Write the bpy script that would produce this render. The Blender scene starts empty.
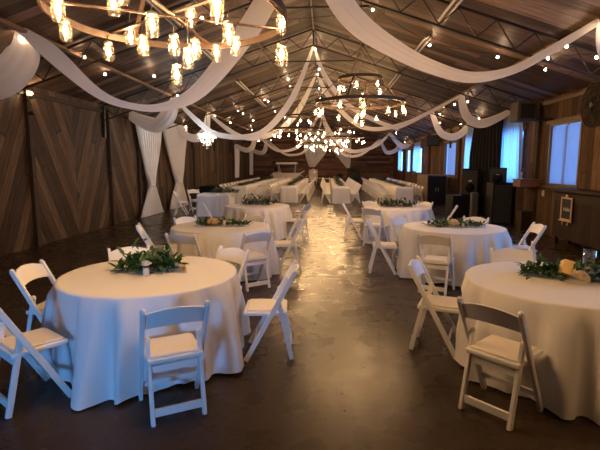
import bpy, bmesh, math, random
from mathutils import Vector, Matrix
random.seed(7)
PI=math.pi; R=math.radians
scene=bpy.context.scene
C=scene.collection

# ------------------------------------------------------------ helpers
class MB:
    def __init__(s): s.v=[]; s.f=[]; s.sm=[]
    def add(s,vs,fs,smooth=False):
        n=len(s.v); s.v+= [tuple(v) for v in vs]
        for f in fs: s.f.append([i+n for i in f]); s.sm.append(smooth)
    def box(s,c,d,rz=0):
        x,y,z=d[0]/2,d[1]/2,d[2]/2
        ca,sa=math.cos(rz),math.sin(rz)
        vs=[]
        for dz in (-z,z):
            for dx,dy in ((-x,-y),(x,-y),(x,y),(-x,y)):
                vs.append((c[0]+dx*ca-dy*sa,c[1]+dx*sa+dy*ca,c[2]+dz))
        s.add(vs,[(0,3,2,1),(4,5,6,7),(0,1,5,4),(1,2,6,5),(2,3,7,6),(3,0,4,7)])
    def bb(s,x0,x1,y0,y1,z0,z1): s.box(((x0+x1)/2,(y0+y1)/2,(z0+z1)/2),(x1-x0,y1-y0,z1-z0))
    def beam(s,p,q,w,h,up=(0,0,1)):
        p=Vector(p);q=Vector(q);d=(q-p).normalized();up=Vector(up)
        a=d.cross(up)
        if a.length<1e-4: a=d.cross(Vector((1,0,0)))
        a.normalize(); b=a.cross(d).normalized()
        vs=[]
        for e in (p,q):
            for i,j in ((-1,-1),(1,-1),(1,1),(-1,1)): vs.append(e+a*(i*w/2)+b*(j*h/2))
        s.add(vs,[(0,1,2,3),(7,6,5,4),(0,4,5,1),(1,5,6,2),(2,6,7,3),(3,7,4,0)])
    def tube(s,pts,r,n=6,closed=False,smooth=True):
        pts=[Vector(p) for p in pts]; N=len(pts); rings=[]
        vs=[]
        for i,p in enumerate(pts):
            a=pts[(i-1)%N] if (closed or i>0) else p
            b=pts[(i+1)%N] if (closed or i<N-1) else p
            d=(b-a).normalized(); u=d.cross(Vector((0,0,1)))
            if u.length<1e-3: u=d.cross(Vector((1,0,0)))
            u.normalize(); w=u.cross(d)
            rr=r[i] if isinstance(r,(list,tuple)) else r
            for k in range(n):
                t=2*PI*k/n; vs.append(p+u*(rr*math.cos(t))+w*(rr*math.sin(t)))
        fs=[]
        for i in range(N if closed else N-1):
            j=(i+1)%N
            for k in range(n): fs.append((i*n+k,i*n+(k+1)%n,j*n+(k+1)%n,j*n+k))
        if not closed: fs.append(tuple(range(n))[::-1]); fs.append(tuple((N-1)*n+k for k in range(n)))
        s.add(vs,fs,smooth)
    def lathe(s,prof,c=(0,0,0),n=16,smooth=True,ax=None):
        vs=[];fs=[]
        M=ax or Matrix.Identity(3)
        for r,z in prof:
            for k in range(n):
                t=2*PI*k/n; vs.append(M@Vector((r*math.cos(t),r*math.sin(t),z))+Vector(c))
        for i in range(len(prof)-1):
            for k in range(n): fs.append((i*n+k,i*n+(k+1)%n,(i+1)*n+(k+1)%n,(i+1)*n+k))
        if prof[0][0]>1e-5: fs.append(tuple(range(n))[::-1])
        if prof[-1][0]>1e-5: fs.append(tuple((len(prof)-1)*n+k for k in range(n)))
        s.add(vs,fs,smooth)
    def grid(s,P,nu,nv,smooth=True,closeu=False):
        vs=[P(i,j) for i in range(nu) for j in range(nv)]
        fs=[]
        for i in range(nu if closeu else nu-1):
            a=(i+1)%nu
            for j in range(nv-1): fs.append((i*nv+j,a*nv+j,a*nv+j+1,i*nv+j+1))
        s.add(vs,fs,smooth)
    def ball(s,c,r,n=8,m=6,sz=1):
        s.lathe([(max(r*math.sin(PI*i/m),1e-6),-r*sz*math.cos(PI*i/m)) for i in range(m+1)],c,n)
    def build(s,name,m,parent=None,loc=None,bevel=0):
        me=bpy.data.meshes.new(name); me.from_pydata(s.v,[],s.f); me.update()
        me.polygons.foreach_set('use_smooth',s.sm)
        bm=bmesh.new(); bm.from_mesh(me)
        bmesh.ops.remove_doubles(bm,verts=bm.verts,dist=1e-6)
        bmesh.ops.dissolve_degenerate(bm,edges=bm.edges,dist=1e-7)
        if not getattr(s,'open',False): bmesh.ops.recalc_face_normals(bm,faces=bm.faces)
        if bevel: bmesh.ops.bevel(bm,geom=[e for e in bm.edges if len(e.link_faces)==2 and e.calc_face_angle(0)>.5],offset=bevel,segments=1,profile=.5,affect='EDGES')
        bm.to_mesh(me); bm.free()
        me.materials.append(m)
        o=bpy.data.objects.new(name,me); C.objects.link(o)
        if parent: o.parent=parent
        if loc: o.location=loc
        return o
def thing(name,label,cat,loc=(0,0,0),rz=0,group=None):
    o=bpy.data.objects.new(name,None); C.objects.link(o); o.empty_display_size=.1
    o.location=loc; o.rotation_euler=(0,0,rz); tag(o,label,cat,group); return o
def tag(o,label,cat,group=None,kind=None):
    o['label']=label; o['category']=cat
    if group: o['group']=group
    if kind: o['kind']=kind
    return o
def struct(mb,name,m,label=None,**k):
    o=mb.build(name,m,**k); o['kind']='structure'
    if label: o['label']=label
    return o
KIDS={}
def kids(o): return [c for c in bpy.data.objects if c.parent is o]
def dup(root,loc,rz,label,group=None,tree=None):
    r=root.copy(); C.objects.link(r); r.location=loc; r.rotation_euler=(0,0,rz); r['label']=label
    if group: r['group']=group
    key=root.name
    if key not in KIDS: KIDS[key]=[(c,kids(c)) for c in kids(root)]
    for c,gs in KIDS[key]:
        d=c.copy(); C.objects.link(d); d.parent=r
        for g in gs:
            e=g.copy(); C.objects.link(e); e.parent=d
    return r

# ------------------------------------------------------------ materials
def newmat(name):
    m=bpy.data.materials.new(name); m.use_nodes=True
    nt=m.node_tree; b=nt.nodes['Principled BSDF']; return m,nt,b
def simple(name,col,rough=.5,metal=0,spec=.5,noise=0,nscale=20,bump=0,coat=0):
    m,nt,b=newmat(name)
    b.inputs['Base Color'].default_value=(*col,1); b.inputs['Roughness'].default_value=rough
    b.inputs['Metallic'].default_value=metal; b.inputs['Specular IOR Level'].default_value=spec
    if coat: b.inputs['Coat Weight'].default_value=coat
    tc=nt.nodes.new('ShaderNodeTexCoord'); n=nt.nodes.new('ShaderNodeTexNoise'); n.inputs['Scale'].default_value=nscale; n.inputs['Detail'].default_value=4
    nt.links.new(tc.outputs['Object'],n.inputs['Vector'])
    if noise:
        mx=nt.nodes.new('ShaderNodeMix'); mx.data_type='RGBA'
        mx.inputs[6].default_value=(*[c*(1-noise) for c in col],1); mx.inputs[7].default_value=(*[min(1,c*(1+noise)) for c in col],1)
        nt.links.new(n.outputs['Fac'],mx.inputs[0]); nt.links.new(mx.outputs[2],b.inputs['Base Color'])
    if bump:
        bp=nt.nodes.new('ShaderNodeBump'); bp.inputs['Strength'].default_value=bump; bp.inputs['Distance'].default_value=.01
        nt.links.new(n.outputs['Fac'],bp.inputs['Height']); nt.links.new(bp.outputs[0],b.inputs['Normal'])
    return m
def emit(name,col,st):
    m=bpy.data.materials.new(name); m.use_nodes=True; nt=m.node_tree; nt.nodes.clear()
    o=nt.nodes.new('ShaderNodeOutputMaterial'); e=nt.nodes.new('ShaderNodeEmission')
    e.inputs[0].default_value=(*col,1); e.inputs[1].default_value=st; nt.links.new(e.outputs[0],o.inputs[0]); return m
def cloth(name,col,trans=.3,rough=.9,bump=.15,tcol=None):
    m,nt,b=newmat(name)
    b.inputs['Base Color'].default_value=(*col,1); b.inputs['Roughness'].default_value=rough
    b.inputs['Specular IOR Level'].default_value=.2
    b.inputs['Sheen Weight'].default_value=.0 if max(col)<.1 else .15
    tr=nt.nodes.new('ShaderNodeBsdfTranslucent'); tr.inputs[0].default_value=(*(tcol or col),1)
    mx=nt.nodes.new('ShaderNodeMixShader'); mx.inputs[0].default_value=trans
    out=[n for n in nt.nodes if n.type=='OUTPUT_MATERIAL'][0]
    nt.links.new(b.outputs[0],mx.inputs[1]); nt.links.new(tr.outputs[0],mx.inputs[2]); nt.links.new(mx.outputs[0],out.inputs[0])
    tc=nt.nodes.new('ShaderNodeTexCoord'); n=nt.nodes.new('ShaderNodeTexNoise'); n.inputs['Scale'].default_value=6; n.inputs['Detail'].default_value=5
    nt.links.new(tc.outputs['Object'],n.inputs['Vector'])
    bp=nt.nodes.new('ShaderNodeBump'); bp.inputs['Strength'].default_value=bump; bp.inputs['Distance'].default_value=.03
    nt.links.new(n.outputs['Fac'],bp.inputs['Height']); nt.links.new(bp.outputs[0],b.inputs['Normal'])
    return m
def planks(name,across,along,width,cols,rough=.75,vee=None,length=2.6,gap=.06,contrast=1.0,bumpv=.5):
    """plank cladding: across/along are axis letters; vee=(axis, z axis, centre, period, straight_after)"""
    m,nt,b=newmat(name); L=nt.links
    def M(op,a,b_=None,c=None):
        n=nt.nodes.new('ShaderNodeMath'); n.operation=op
        for i,v in enumerate((a,b_,c)):
            if v is None: continue
            if hasattr(v,'is_output'): L.new(v,n.inputs[i])
            else: n.inputs[i].default_value=v
        return n.outputs[0]
    tc=nt.nodes.new('ShaderNodeTexCoord'); sx=nt.nodes.new('ShaderNodeSeparateXYZ'); L.new(tc.outputs['Object'],sx.inputs[0])
    ax={'x':sx.outputs[0],'y':sx.outputs[1],'z':sx.outputs[2]}
    if vee:
        yc,per=vee[0],vee[1]
        t=M('DIVIDE',M('SUBTRACT',ax['y'],yc),per)
        fr=M('SUBTRACT',t,M('ROUND',t)); u=M('MULTIPLY',M('ABSOLUTE',fr),per)
        p=M('DIVIDE',M('SUBTRACT',ax['z'],M('MULTIPLY',u,2.0)),2.236)
        q=M('DIVIDE',M('ADD',u,M('MULTIPLY',ax['z'],2.0)),2.236)
        p=M('ADD',p,M('MULTIPLY',M('GREATER_THAN',fr,0.0),0.37))
        far=M('GREATER_THAN',ax['y'],vee[2])
        def sel(a,c): return M('ADD',M('MULTIPLY',a,M('SUBTRACT',1.0,far)),M('MULTIPLY',c,far))
        A=sel(p,ax['y']); B=sel(q,ax['z'])
    else: A,B=ax[across],ax[along]
    s=M('DIVIDE',A,width); idx=M('FLOOR',s); frac=M('FRACT',s)
    wn=nt.nodes.new('ShaderNodeTexWhiteNoise'); wn.noise_dimensions='1D'; L.new(idx,wn.inputs['W'])
    seg=M('FLOOR',M('ADD',M('DIVIDE',B,length),M('MULTIPLY',wn.outputs['Value'],7.3)))
    segf=M('FRACT',M('ADD',M('DIVIDE',B,length),M('MULTIPLY',wn.outputs['Value'],7.3)))
    cv=nt.nodes.new('ShaderNodeCombineXYZ'); L.new(idx,cv.inputs[0]); L.new(seg,cv.inputs[1])
    w2=nt.nodes.new('ShaderNodeTexWhiteNoise'); w2.noise_dimensions='2D'; L.new(cv.outputs[0],w2.inputs['Vector'])
    gv=nt.nodes.new('ShaderNodeCombineXYZ'); L.new(M('MULTIPLY',A,14.0),gv.inputs[0]); L.new(M('MULTIPLY',B,1.1),gv.inputs[1]); L.new(M('MULTIPLY',w2.outputs['Value'],50.0),gv.inputs[2])
    gn=nt.nodes.new('ShaderNodeTexNoise'); gn.inputs['Scale'].default_value=1.6; gn.inputs['Detail'].default_value=6; gn.inputs['Roughness'].default_value=.65; L.new(gv.outputs[0],gn.inputs['Vector'])
    f=M('ADD',M('MULTIPLY',w2.outputs['Value'],.55*contrast),M('MULTIPLY',M('SUBTRACT',gn.outputs['Fac'],.3),1.0))
    cr=nt.nodes.new('ShaderNodeValToRGB'); L.new(f,cr.inputs[0])
    el=cr.color_ramp.elements; n=len(cols)
    el[0].position=0; el[0].color=(*cols[0],1); el[1].position=1; el[1].color=(*cols[-1],1)
    for i in range(1,n-1):
        e=el.new(i/(n-1)); e.color=(*cols[i],1)
    g=M('MINIMUM',M('GREATER_THAN',frac,gap),M('GREATER_THAN',segf,.006))
    gm=M('ADD',M('MULTIPLY',g,.75),.25)
    mx=nt.nodes.new('ShaderNodeMix'); mx.data_type='RGBA'; mx.blend_type='MULTIPLY'; mx.inputs[0].default_value=1
    L.new(cr.outputs[0],mx.inputs[6]); cc=nt.nodes.new('ShaderNodeCombineColor'); 
    for i in range(3): L.new(gm,cc.inputs[i])
    L.new(cc.outputs[0],mx.inputs[7]); L.new(mx.outputs[2],b.inputs['Base Color'])
    b.inputs['Roughness'].default_value=rough; b.inputs['Specular IOR Level'].default_value=.3
    bp=nt.nodes.new('ShaderNodeBump'); bp.inputs['Strength'].default_value=bumpv; bp.inputs['Distance'].default_value=.02
    L.new(M('ADD',g,M('MULTIPLY',gn.outputs['Fac'],.3)),bp.inputs['Height']); L.new(bp.outputs[0],b.inputs['Normal'])
    return m

W_LEFT=planks('barn_board_chevron',None,None,.23,[(.010,.005,.002),(.038,.020,.008),(.09,.050,.022),(.21,.13,.065)],vee=(10.55,3.3,14.0),length=4.5,contrast=1.05)
W_RIGHT=planks('barn_board_upright','y','z',.19,[(.02,.010,.005),(.07,.034,.016),(.14,.076,.037),(.28,.18,.11)])
W_BACK=planks('barn_board_level','z','x',.2,[(.03,.014,.008),(.09,.044,.024),(.17,.088,.05),(.28,.17,.11)])
W_CEIL=planks('ceiling_board','y','x',.24,[(.010,.006,.004),(.055,.033,.021),(.13,.080,.052),(.33,.215,.14)],length=3.7,contrast=1.2,rough=.55,gap=.045)
W_BAR=planks('bar_board','y','z',.16,[(.012,.006,.003),(.03,.014,.007),(.05,.025,.012)])
W_TRIM=planks('trim_board','x','z',.5,[(.02,.012,.006),(.05,.03,.016),(.09,.055,.03)],gap=0)
W_RING=simple('bent_wood',(.035,.015,.008),.55,noise=.3,nscale=30)
W_LIGHT=simple('pale_strip_wood',(.15,.09,.055),.6,noise=.3)
STEEL=simple('dark_steel',(.04,.03,.022),.5,.6)
GREYMET=simple('fixture_enamel',(.55,.5,.42),.5)
FIXDARK=simple('fixture_reflector',(.12,.1,.08),.5)
RESIN=simple('white_resin',(.80,.79,.77),.38,noise=.03,nscale=8)
PAD=simple('ivory_vinyl',(.80,.74,.66),.55,noise=.04,nscale=40,bump=.05)
LINEN=cloth('white_linen',(.80,.78,.76),.05,bump=.1)
SHEER=cloth('white_voile',(.84,.80,.76),.25)
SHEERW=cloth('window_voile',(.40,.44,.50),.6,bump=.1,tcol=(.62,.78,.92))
BLACKC=cloth('black_velvet',(.008,.008,.009),.0)
LEAF=simple('leaf_green',(.035,.10,.015),.5,noise=.5,nscale=25)
LEAFD=simple('leaf_dark',(.03,.055,.03),.5,noise=.5,nscale=25)
STEM=simple('stem_brown',(.10,.07,.03),.7)
CREAM=cloth('cream_petal',(.80,.68,.48),.35)
PEACH=cloth('peach_petal',(.90,.62,.26),.35)
WHITEP=cloth('white_petal',(.82,.78,.70),.35)
YELP=simple('yellow_wax',(.85,.58,.22),.45,noise=.06)
WAX=simple('ivory_wax',(.80,.68,.48),.4)
BLACKP=simple('black_cabinet',(.005,.005,.007),.6,spec=.2,noise=.2)
GRILLE=simple('speaker_grille',(.02,.022,.026),.6)
GREYB=simple('grey_plastic',(.07,.065,.06),.5)
BEIGE=simple('beige_plastic',(.05,.038,.028),.6,spec=.25)
DKBR=simple('dark_brown_panel',(.022,.012,.007),.55,spec=.25,noise=.3)
GOLD=simple('antique_gold_frame',(.6,.42,.28),.45,.2)
CHALK=simple('chalkboard',(.015,.015,.015),.7)
CHALKW=simple('chalk_white',(.6,.6,.6),.8)
ROPE=simple('hemp_rope',(.15,.10,.06),.9)
WIRE=simple('black_wire',(.012,.01,.009),.5)
LIDM=simple('zinc_lid',(.35,.32,.26),.35,.8)
BULB=emit('warm_filament_bulb',(1,.635,.34),620)
BULBS=emit('warm_string_bulb',(1,.66,.38),240)
BULBC=emit('cool_crystal_bulb',(.75,.9,1),320)
PANE=emit('blue_daylight_pane',(.12,.36,.9),9)
PANEN=emit('overcast_daylight_pane',(.18,.40,1.0),1.5)
PANE_D=emit('door_daylight_pane',(.12,.42,1.0),72)
PANEX=emit('bright_daylight_pane',(.15,.42,1.0),10)
CREAMPAINT=simple('cream_paint',(.7,.62,.52),.5)

def glass(name,tint,diff=.0,gl=.25):
    m=bpy.data.materials.new(name); m.use_nodes=True; nt=m.node_tree; nt.nodes.clear()
    o=nt.nodes.new('ShaderNodeOutputMaterial'); t=nt.nodes.new('ShaderNodeBsdfTransparent'); t.inputs[0].default_value=(*tint,1)
    g=nt.nodes.new('ShaderNodeBsdfGlossy'); g.inputs['Roughness'].default_value=.08
    lw=nt.nodes.new('ShaderNodeLayerWeight'); lw.inputs[0].default_value=gl
    mx=nt.nodes.new('ShaderNodeMixShader'); gm=nt.nodes.new('ShaderNodeMath'); gm.operation='MULTIPLY'; gm.inputs[1].default_value=.35 if diff else 1.0; nt.links.new(lw.outputs['Facing'],gm.inputs[0]); nt.links.new(gm.outputs[0],mx.inputs[0]); nt.links.new(t.outputs[0],mx.inputs[1]); nt.links.new(g.outputs[0],mx.inputs[2])
    if diff:
        d=nt.nodes.new('ShaderNodeBsdfTranslucent'); d.inputs[0].default_value=(1,.86,.62,1)
        nz=nt.nodes.new('ShaderNodeTexNoise'); nz.inputs['Scale'].default_value=35
        tc=nt.nodes.new('ShaderNodeTexCoord'); nt.links.new(tc.outputs['Object'],nz.inputs['Vector'])
        mm=nt.nodes.new('ShaderNodeMath'); mm.operation='MULTIPLY'; mm.inputs[1].default_value=diff*2; nt.links.new(nz.outputs['Fac'],mm.inputs[0])
        m2=nt.nodes.new('ShaderNodeMixShader'); nt.links.new(mm.outputs[0],m2.inputs[0]); nt.links.new(mx.outputs[0],m2.inputs[1]); nt.links.new(d.outputs[0],m2.inputs[2]); mx=m2
    nt.links.new(mx.outputs[0],o.inputs[0]); return m
JARG=glass('mason_jar_glass',(.97,.90,.74),.010)
CLEAR=glass('clear_glass',(.93,.94,.95),0,.3)
CRYST=glass('crystal_bead',(.95,.98,1),.3,.5)

# floor
def floor_mat():
    m,nt,b=newmat('polished_brown_concrete'); L=nt.links
    tc=nt.nodes.new('ShaderNodeTexCoord')
    n1=nt.nodes.new('ShaderNodeTexNoise'); n1.inputs['Scale'].default_value=.9; n1.inputs['Detail'].default_value=8; n1.inputs['Roughness'].default_value=.6; L.new(tc.outputs['Object'],n1.inputs['Vector'])
    cr=nt.nodes.new('ShaderNodeValToRGB'); L.new(n1.outputs['Fac'],cr.inputs[0])
    cr.color_ramp.elements[0].position=.3; cr.color_ramp.elements[0].color=(.030,.020,.013,1)
    cr.color_ramp.elements[1].position=.72; cr.color_ramp.elements[1].color=(.068,.046,.030,1)
    L.new(cr.outputs[0],b.inputs['Base Color'])
    n2=nt.nodes.new('ShaderNodeTexNoise'); n2.inputs['Scale'].default_value=3.5; n2.inputs['Detail'].default_value=8; L.new(tc.outputs['Object'],n2.inputs['Vector'])
    mr=nt.nodes.new('ShaderNodeMapRange'); mr.inputs[1].default_value=.36; mr.inputs[2].default_value=.64; mr.inputs[3].default_value=.25; mr.inputs[4].default_value=.31
    L.new(n2.outputs['Fac'],mr.inputs[0]); L.new(mr.outputs[0],b.inputs['Roughness'])
    # dark specks and worn scratches in the coating
    mp=nt.nodes.new('ShaderNodeMapping'); mp.inputs['Scale'].default_value=(1,3.2,1); mp.inputs['Rotation'].default_value=(0,0,.5); L.new(tc.outputs['Object'],mp.inputs[0])
    n3=nt.nodes.new('ShaderNodeTexNoise'); n3.inputs['Scale'].default_value=9; n3.inputs['Detail'].default_value=5; n3.inputs['Roughness'].default_value=.7; L.new(mp.outputs[0],n3.inputs['Vector'])
    r3=nt.nodes.new('ShaderNodeValToRGB'); L.new(n3.outputs['Fac'],r3.inputs[0])
    r3.color_ramp.elements[0].position=.30; r3.color_ramp.elements[0].color=(.35,.33,.3,1); r3.color_ramp.elements[1].position=.39; r3.color_ramp.elements[1].color=(1,1,1,1)
    e=r3.color_ramp.elements.new(.62); e.color=(1,1,1,1); e=r3.color_ramp.elements.new(.72); e.color=(1.5,1.45,1.35,1)
    mx=nt.nodes.new('ShaderNodeMix'); mx.data_type='RGBA'; mx.blend_type='MULTIPLY'; mx.inputs[0].default_value=1
    L.new(cr.outputs[0],mx.inputs[6]); L.new(r3.outputs[0],mx.inputs[7]); L.new(mx.outputs[2],b.inputs['Base Color'])
    b.inputs['Specular IOR Level'].default_value=.16
    return m
FLOOR=floor_mat()

# ------------------------------------------------------------ shell
XL,XR,YB,YF=-6.1,5.4,-2.4,37.0
XC=-.37; ZR=5.21; SL=.33
def zr(x): return ZR-SL*abs(x-XC)
mb=MB(); mb.bb(XL-.3,XR+.3,YB-.2,YF+.2,-.12,0); struct(mb,'floor',FLOOR)
mb=MB()
for j0,j1 in ((12.2,12.215),(24.4,24.415)): mb.bb(XL,XR,j0,j1,.0005,.002)
struct(mb,'trim_1',simple('control_joint',(.02,.014,.01),.8),'dark control joints across the concrete floor')
mb=MB()
for sg in (-1,1):
    xe=(XL-.3) if sg<0 else (XR+.3)
    a=[(XC,YB-.2,ZR),(xe,YB-.2,zr(xe)),(xe,YF+.2,zr(xe)),(XC,YF+.2,ZR)]
    mb.add(a+[(x,y,z+.12) for x,y,z in a],[(0,1,2,3),(7,6,5,4),(0,4,5,1),(1,5,6,2),(2,6,7,3),(3,7,4,0)])
struct(mb,'ceiling',W_CEIL)
mb=MB(); mb.bb(XL-.15,XL,YB,YF,0,zr(XL)); struct(mb,'wall_left',W_LEFT)
def gable(name,y0,y1,m):
    mb=MB(); P=[(XL,0),(XR,0),(XR,zr(XR)),(XC,ZR),(XL,zr(XL))]
    mb.add([(x,y0,z) for x,z in P]+[(x,y1,z) for x,z in P],[(4,3,2,1,0),(5,6,7,8,9)]+[(i,(i+1)%5,(i+1)%5+5,i+5) for i in range(5)])
    return struct(mb,name,m)
gable('wall_back',YF,YF+.15,W_BACK)
mb=MB()
for x0,x1,z0 in ((XL,-2.7,0),(-2.7,-1.35,2.2),(-1.35,XC,0),(XC,XR,0)):
    q=[(x0,z0),(x1,z0),(x1,zr(x1)),(x0,zr(x0))]
    mb.add([(x,YB-.15,z) for x,z in q]+[(x,YB,z) for x,z in q],[(3,2,1,0),(4,5,6,7),(0,1,5,4),(1,2,6,5),(2,3,7,6),(3,0,4,7)])
struct(mb,'wall_front',W_BACK)
WIN=[(9.95,11.35),(12.75,14.0),(16.3,17.7),(19.2,21.1),(26.0,28.0),(29.5,30.9),(32.4,33.6),(6.3,7.7),(4.1,5.7)]
ZS,ZH=1.20,2.68
mb=MB()
cuts=sorted(WIN)+[]
DOOR=(-2.0,1.2)
y=YB
for a,b in sorted(WIN):
    mb.bb(XR,XR+.15,y,a,0,zr(XR)); y=b
    mb.bb(XR,XR+.15,a,b,0,ZS); mb.bb(XR,XR+.15,a,b,ZH,zr(XR))
mb.bb(XR,XR+.15,y,YF,0,zr(XR)); struct(mb,'wall_right',W_RIGHT)
WFR=simple('window_frame_paint',(.11,.07,.045),.5)
for i,(a,b) in enumerate(WIN):
    mb=MB(); t=.06
    mb.bb(XR-.02,XR+.1,a,a+t,ZS,ZH); mb.bb(XR-.02,XR+.1,b-t,b,ZS,ZH); mb.bb(XR-.02,XR+.1,a+t,b-t,ZS,ZS+t); mb.bb(XR-.02,XR+.1,a+t,b-t,ZH-t,ZH)
    w=struct(mb,'window_%d'%(i+1),WFR)
    mb=MB(); mb.bb(XR-.05,XR-.001,a-.12,b+.12,ZH,ZH+.08); mb.bb(XR-.06,XR-.001,a-.1,b+.1,ZS-.05,ZS); mb.build('window_casing',W_LIGHT,w)
    mb=MB(); mb.bb(XR+.05,XR+.08,(a+b)/2-.025,(a+b)/2+.025,ZS+t,ZH-t); mb.build('mullion',WFR,w)
    mb=MB(); mb.bb(XR+.085,XR+.1,a+t,b-t,ZS+t,ZH-t); mb.build('pane',PANEX if a<9 else (PANEN if i in (0,3) else PANE),w)
DX0,DX1,DY=-2.7,-1.35,-6.0  # unseen door, set deep behind the camera to narrow its blue light
mb=MB(); t=.09; yy=DY
mb.bb(DX0,DX0+t,yy-.1,yy,0,2.2); mb.bb(DX1-t,DX1,yy-.1,yy,0,2.2); mb.bb(DX0+t,DX1-t,yy-.1,yy,2.1,2.2); mb.bb(DX0+t,DX1-t,yy-.1,yy,0,.12); mb.bb(-2.07,-1.98,yy-.08,yy-.02,.12,2.1)
d=struct(mb,'door_1',WFR); mb=MB(); mb.bb(DX0+t,DX1-t,yy-.1,yy-.085,.12,2.1); mb.build('pane',PANE_D,d)
mb=MB(); mb.bb(DX0-.1,DX0,DY-.1,YB-.15,0,2.3); mb.bb(DX1,DX1+.1,DY-.1,YB-.15,0,2.3); mb.bb(DX0,DX1,DY-.1,YB-.15,2.2,2.3); struct(mb,'wall_beam_shroud',W_BACK)  # added unseen passage, keeps the door's beam off the nearest right table
mb=MB(); mb.bb(DX0-.1,DX1+.1,DY-.1,YB-.2,-.12,0); struct(mb,'floor_beam_shroud',FLOOR)  # floor of the added beam passage
# trims: posts on walls, wall plate
k=2
for x,y,w in ((XL+.04,8.9,.12),(XL+.05,12.25,.10),(XL+.05,14.15,.10),(XL+.05,20.2,.1),(XL+.05,28.5,.1)):
    mb=MB(); mb.box((x,y,1.6),(.08,w,3.2)); struct(mb,'trim_%d'%k,W_TRIM); k+=1
for y in (11.85,15.9,18.6,24.0,31.6):
    mb=MB(); mb.box((XR-.045,y,1.62),(.09,.14,3.24)); struct(mb,'trim_%d'%k,W_TRIM); k+=1
mb=MB(); mb.bb(XR-.04,XR-.001,YB,YF,3.16,3.24); struct(mb,'trim_%d'%k,W_LIGHT); k+=1
mb=MB(); mb.bb(XL+.001,XL+.04,YB,YF,3.1,3.2); struct(mb,'trim_%d'%k,W_TRIM); k+=1
for x in (-1.72,.97):
    mb=MB(); mb.bb(x-.035,x+.035,YB+.05,YF-.05,zr(x)-.07,zr(x)-.025); struct(mb,'trim_%d'%k,W_LIGHT); k+=1
for x in (-4.66,3.9):
    mb=MB(); mb.bb(x-.05,x+.05,YB+.05,YF-.05,zr(x)-.09,zr(x)-.03); struct(mb,'trim_%d'%k,W_LIGHT); k+=1
mb=MB(); mb.tube([(XC,YB+.1,ZR-.07),(XC,YF-.1,ZR-.07)],.018,6); struct(mb,'trim_%d'%k,GREYMET,'pale conduit along the roof ridge'); k+=1
# trusses
def truss(y):
    mb=MB(); d=.40
    for sg in (-1,1):
        xe=XL+.05 if sg<0 else XR-.05
        T=lambda x,o:(x,y,zr(x)-.05-o)
        mb.beam(T(XC,0),T(xe,0),.04,.04); mb.beam(T(XC,d),T(xe,d),.032,.032)
        n=9; L=xe-XC
        for i in range(n):
            a=XC+L*i/n; b=XC+L*(i+.5)/n; c=XC+L*(i+1)/n
            mb.beam(T(a,.02),T(b,d-.02),.018,.018,(0,1,0)); mb.beam(T(b,d-.02),T(c,.02),.018,.018,(0,1,0))
        mb.beam((xe,y,zr(xe)-.08),(xe,y,zr(xe)-.9),.07,.07,(0,1,0))
    mb.beam((XC,y,ZR-.07),(XC,y,ZR-.47),.03,.03,(0,1,0))
    xw=(ZR-.5-4.36)/SL
    mb.beam((XC-xw,y,4.36),(XC+xw,y,4.36),.03,.03)
    o=struct(mb,'ceiling_truss',STEEL,'dark steel web truss carrying the sloping roof'); return o
for y in (4,8,12,16,20,24,28,32,36): truss(y)

# ------------------------------------------------------------ fluorescent fixtures
fix=thing('strip_light_fixture','x','ceiling light',(0,0,0),0,'unlit strip lights under the roof')
mb=MB(); mb.box((0,0,-.03),(.10,1,.05)); mb.build('housing',FIXDARK,fix)
for s in (-1,1):
    mb=MB(); mb.tube([(s*.055,-.49,-.07),(s*.055,.49,-.07)],.022,8); mb.build('tube',GREYMET,fix)
FX=[(-2.83,7.2,8.75,'first unlit strip light on the left roof slope, above the big jar chandelier'),(-2.83,9.7,11.7,'second unlit strip light on the left slope, behind the near jar chandelier'),(-2.83,14.4,17.1,'third unlit strip light on the left roof slope'),(-2.83,17.9,20.6,'fourth and farthest unlit strip light on the left roof slope'),
(2.07,6.8,8.7,'nearest unlit strip light on the right roof slope at the top edge'),(2.07,9.8,11.3,'second unlit strip light on the right slope, above the wide white swag'),(2.07,13.5,16.2,'third unlit strip light on the right slope, beside the second jar chandelier')]
for i,(x,a,b,l) in enumerate(FX):
    o=fix if i==0 else dup(fix,(0,0,0),0,l)
    o['label']=l; o.location=(x,(a+b)/2,zr(x)-.02); o.scale=(1,b-a,1)

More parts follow.
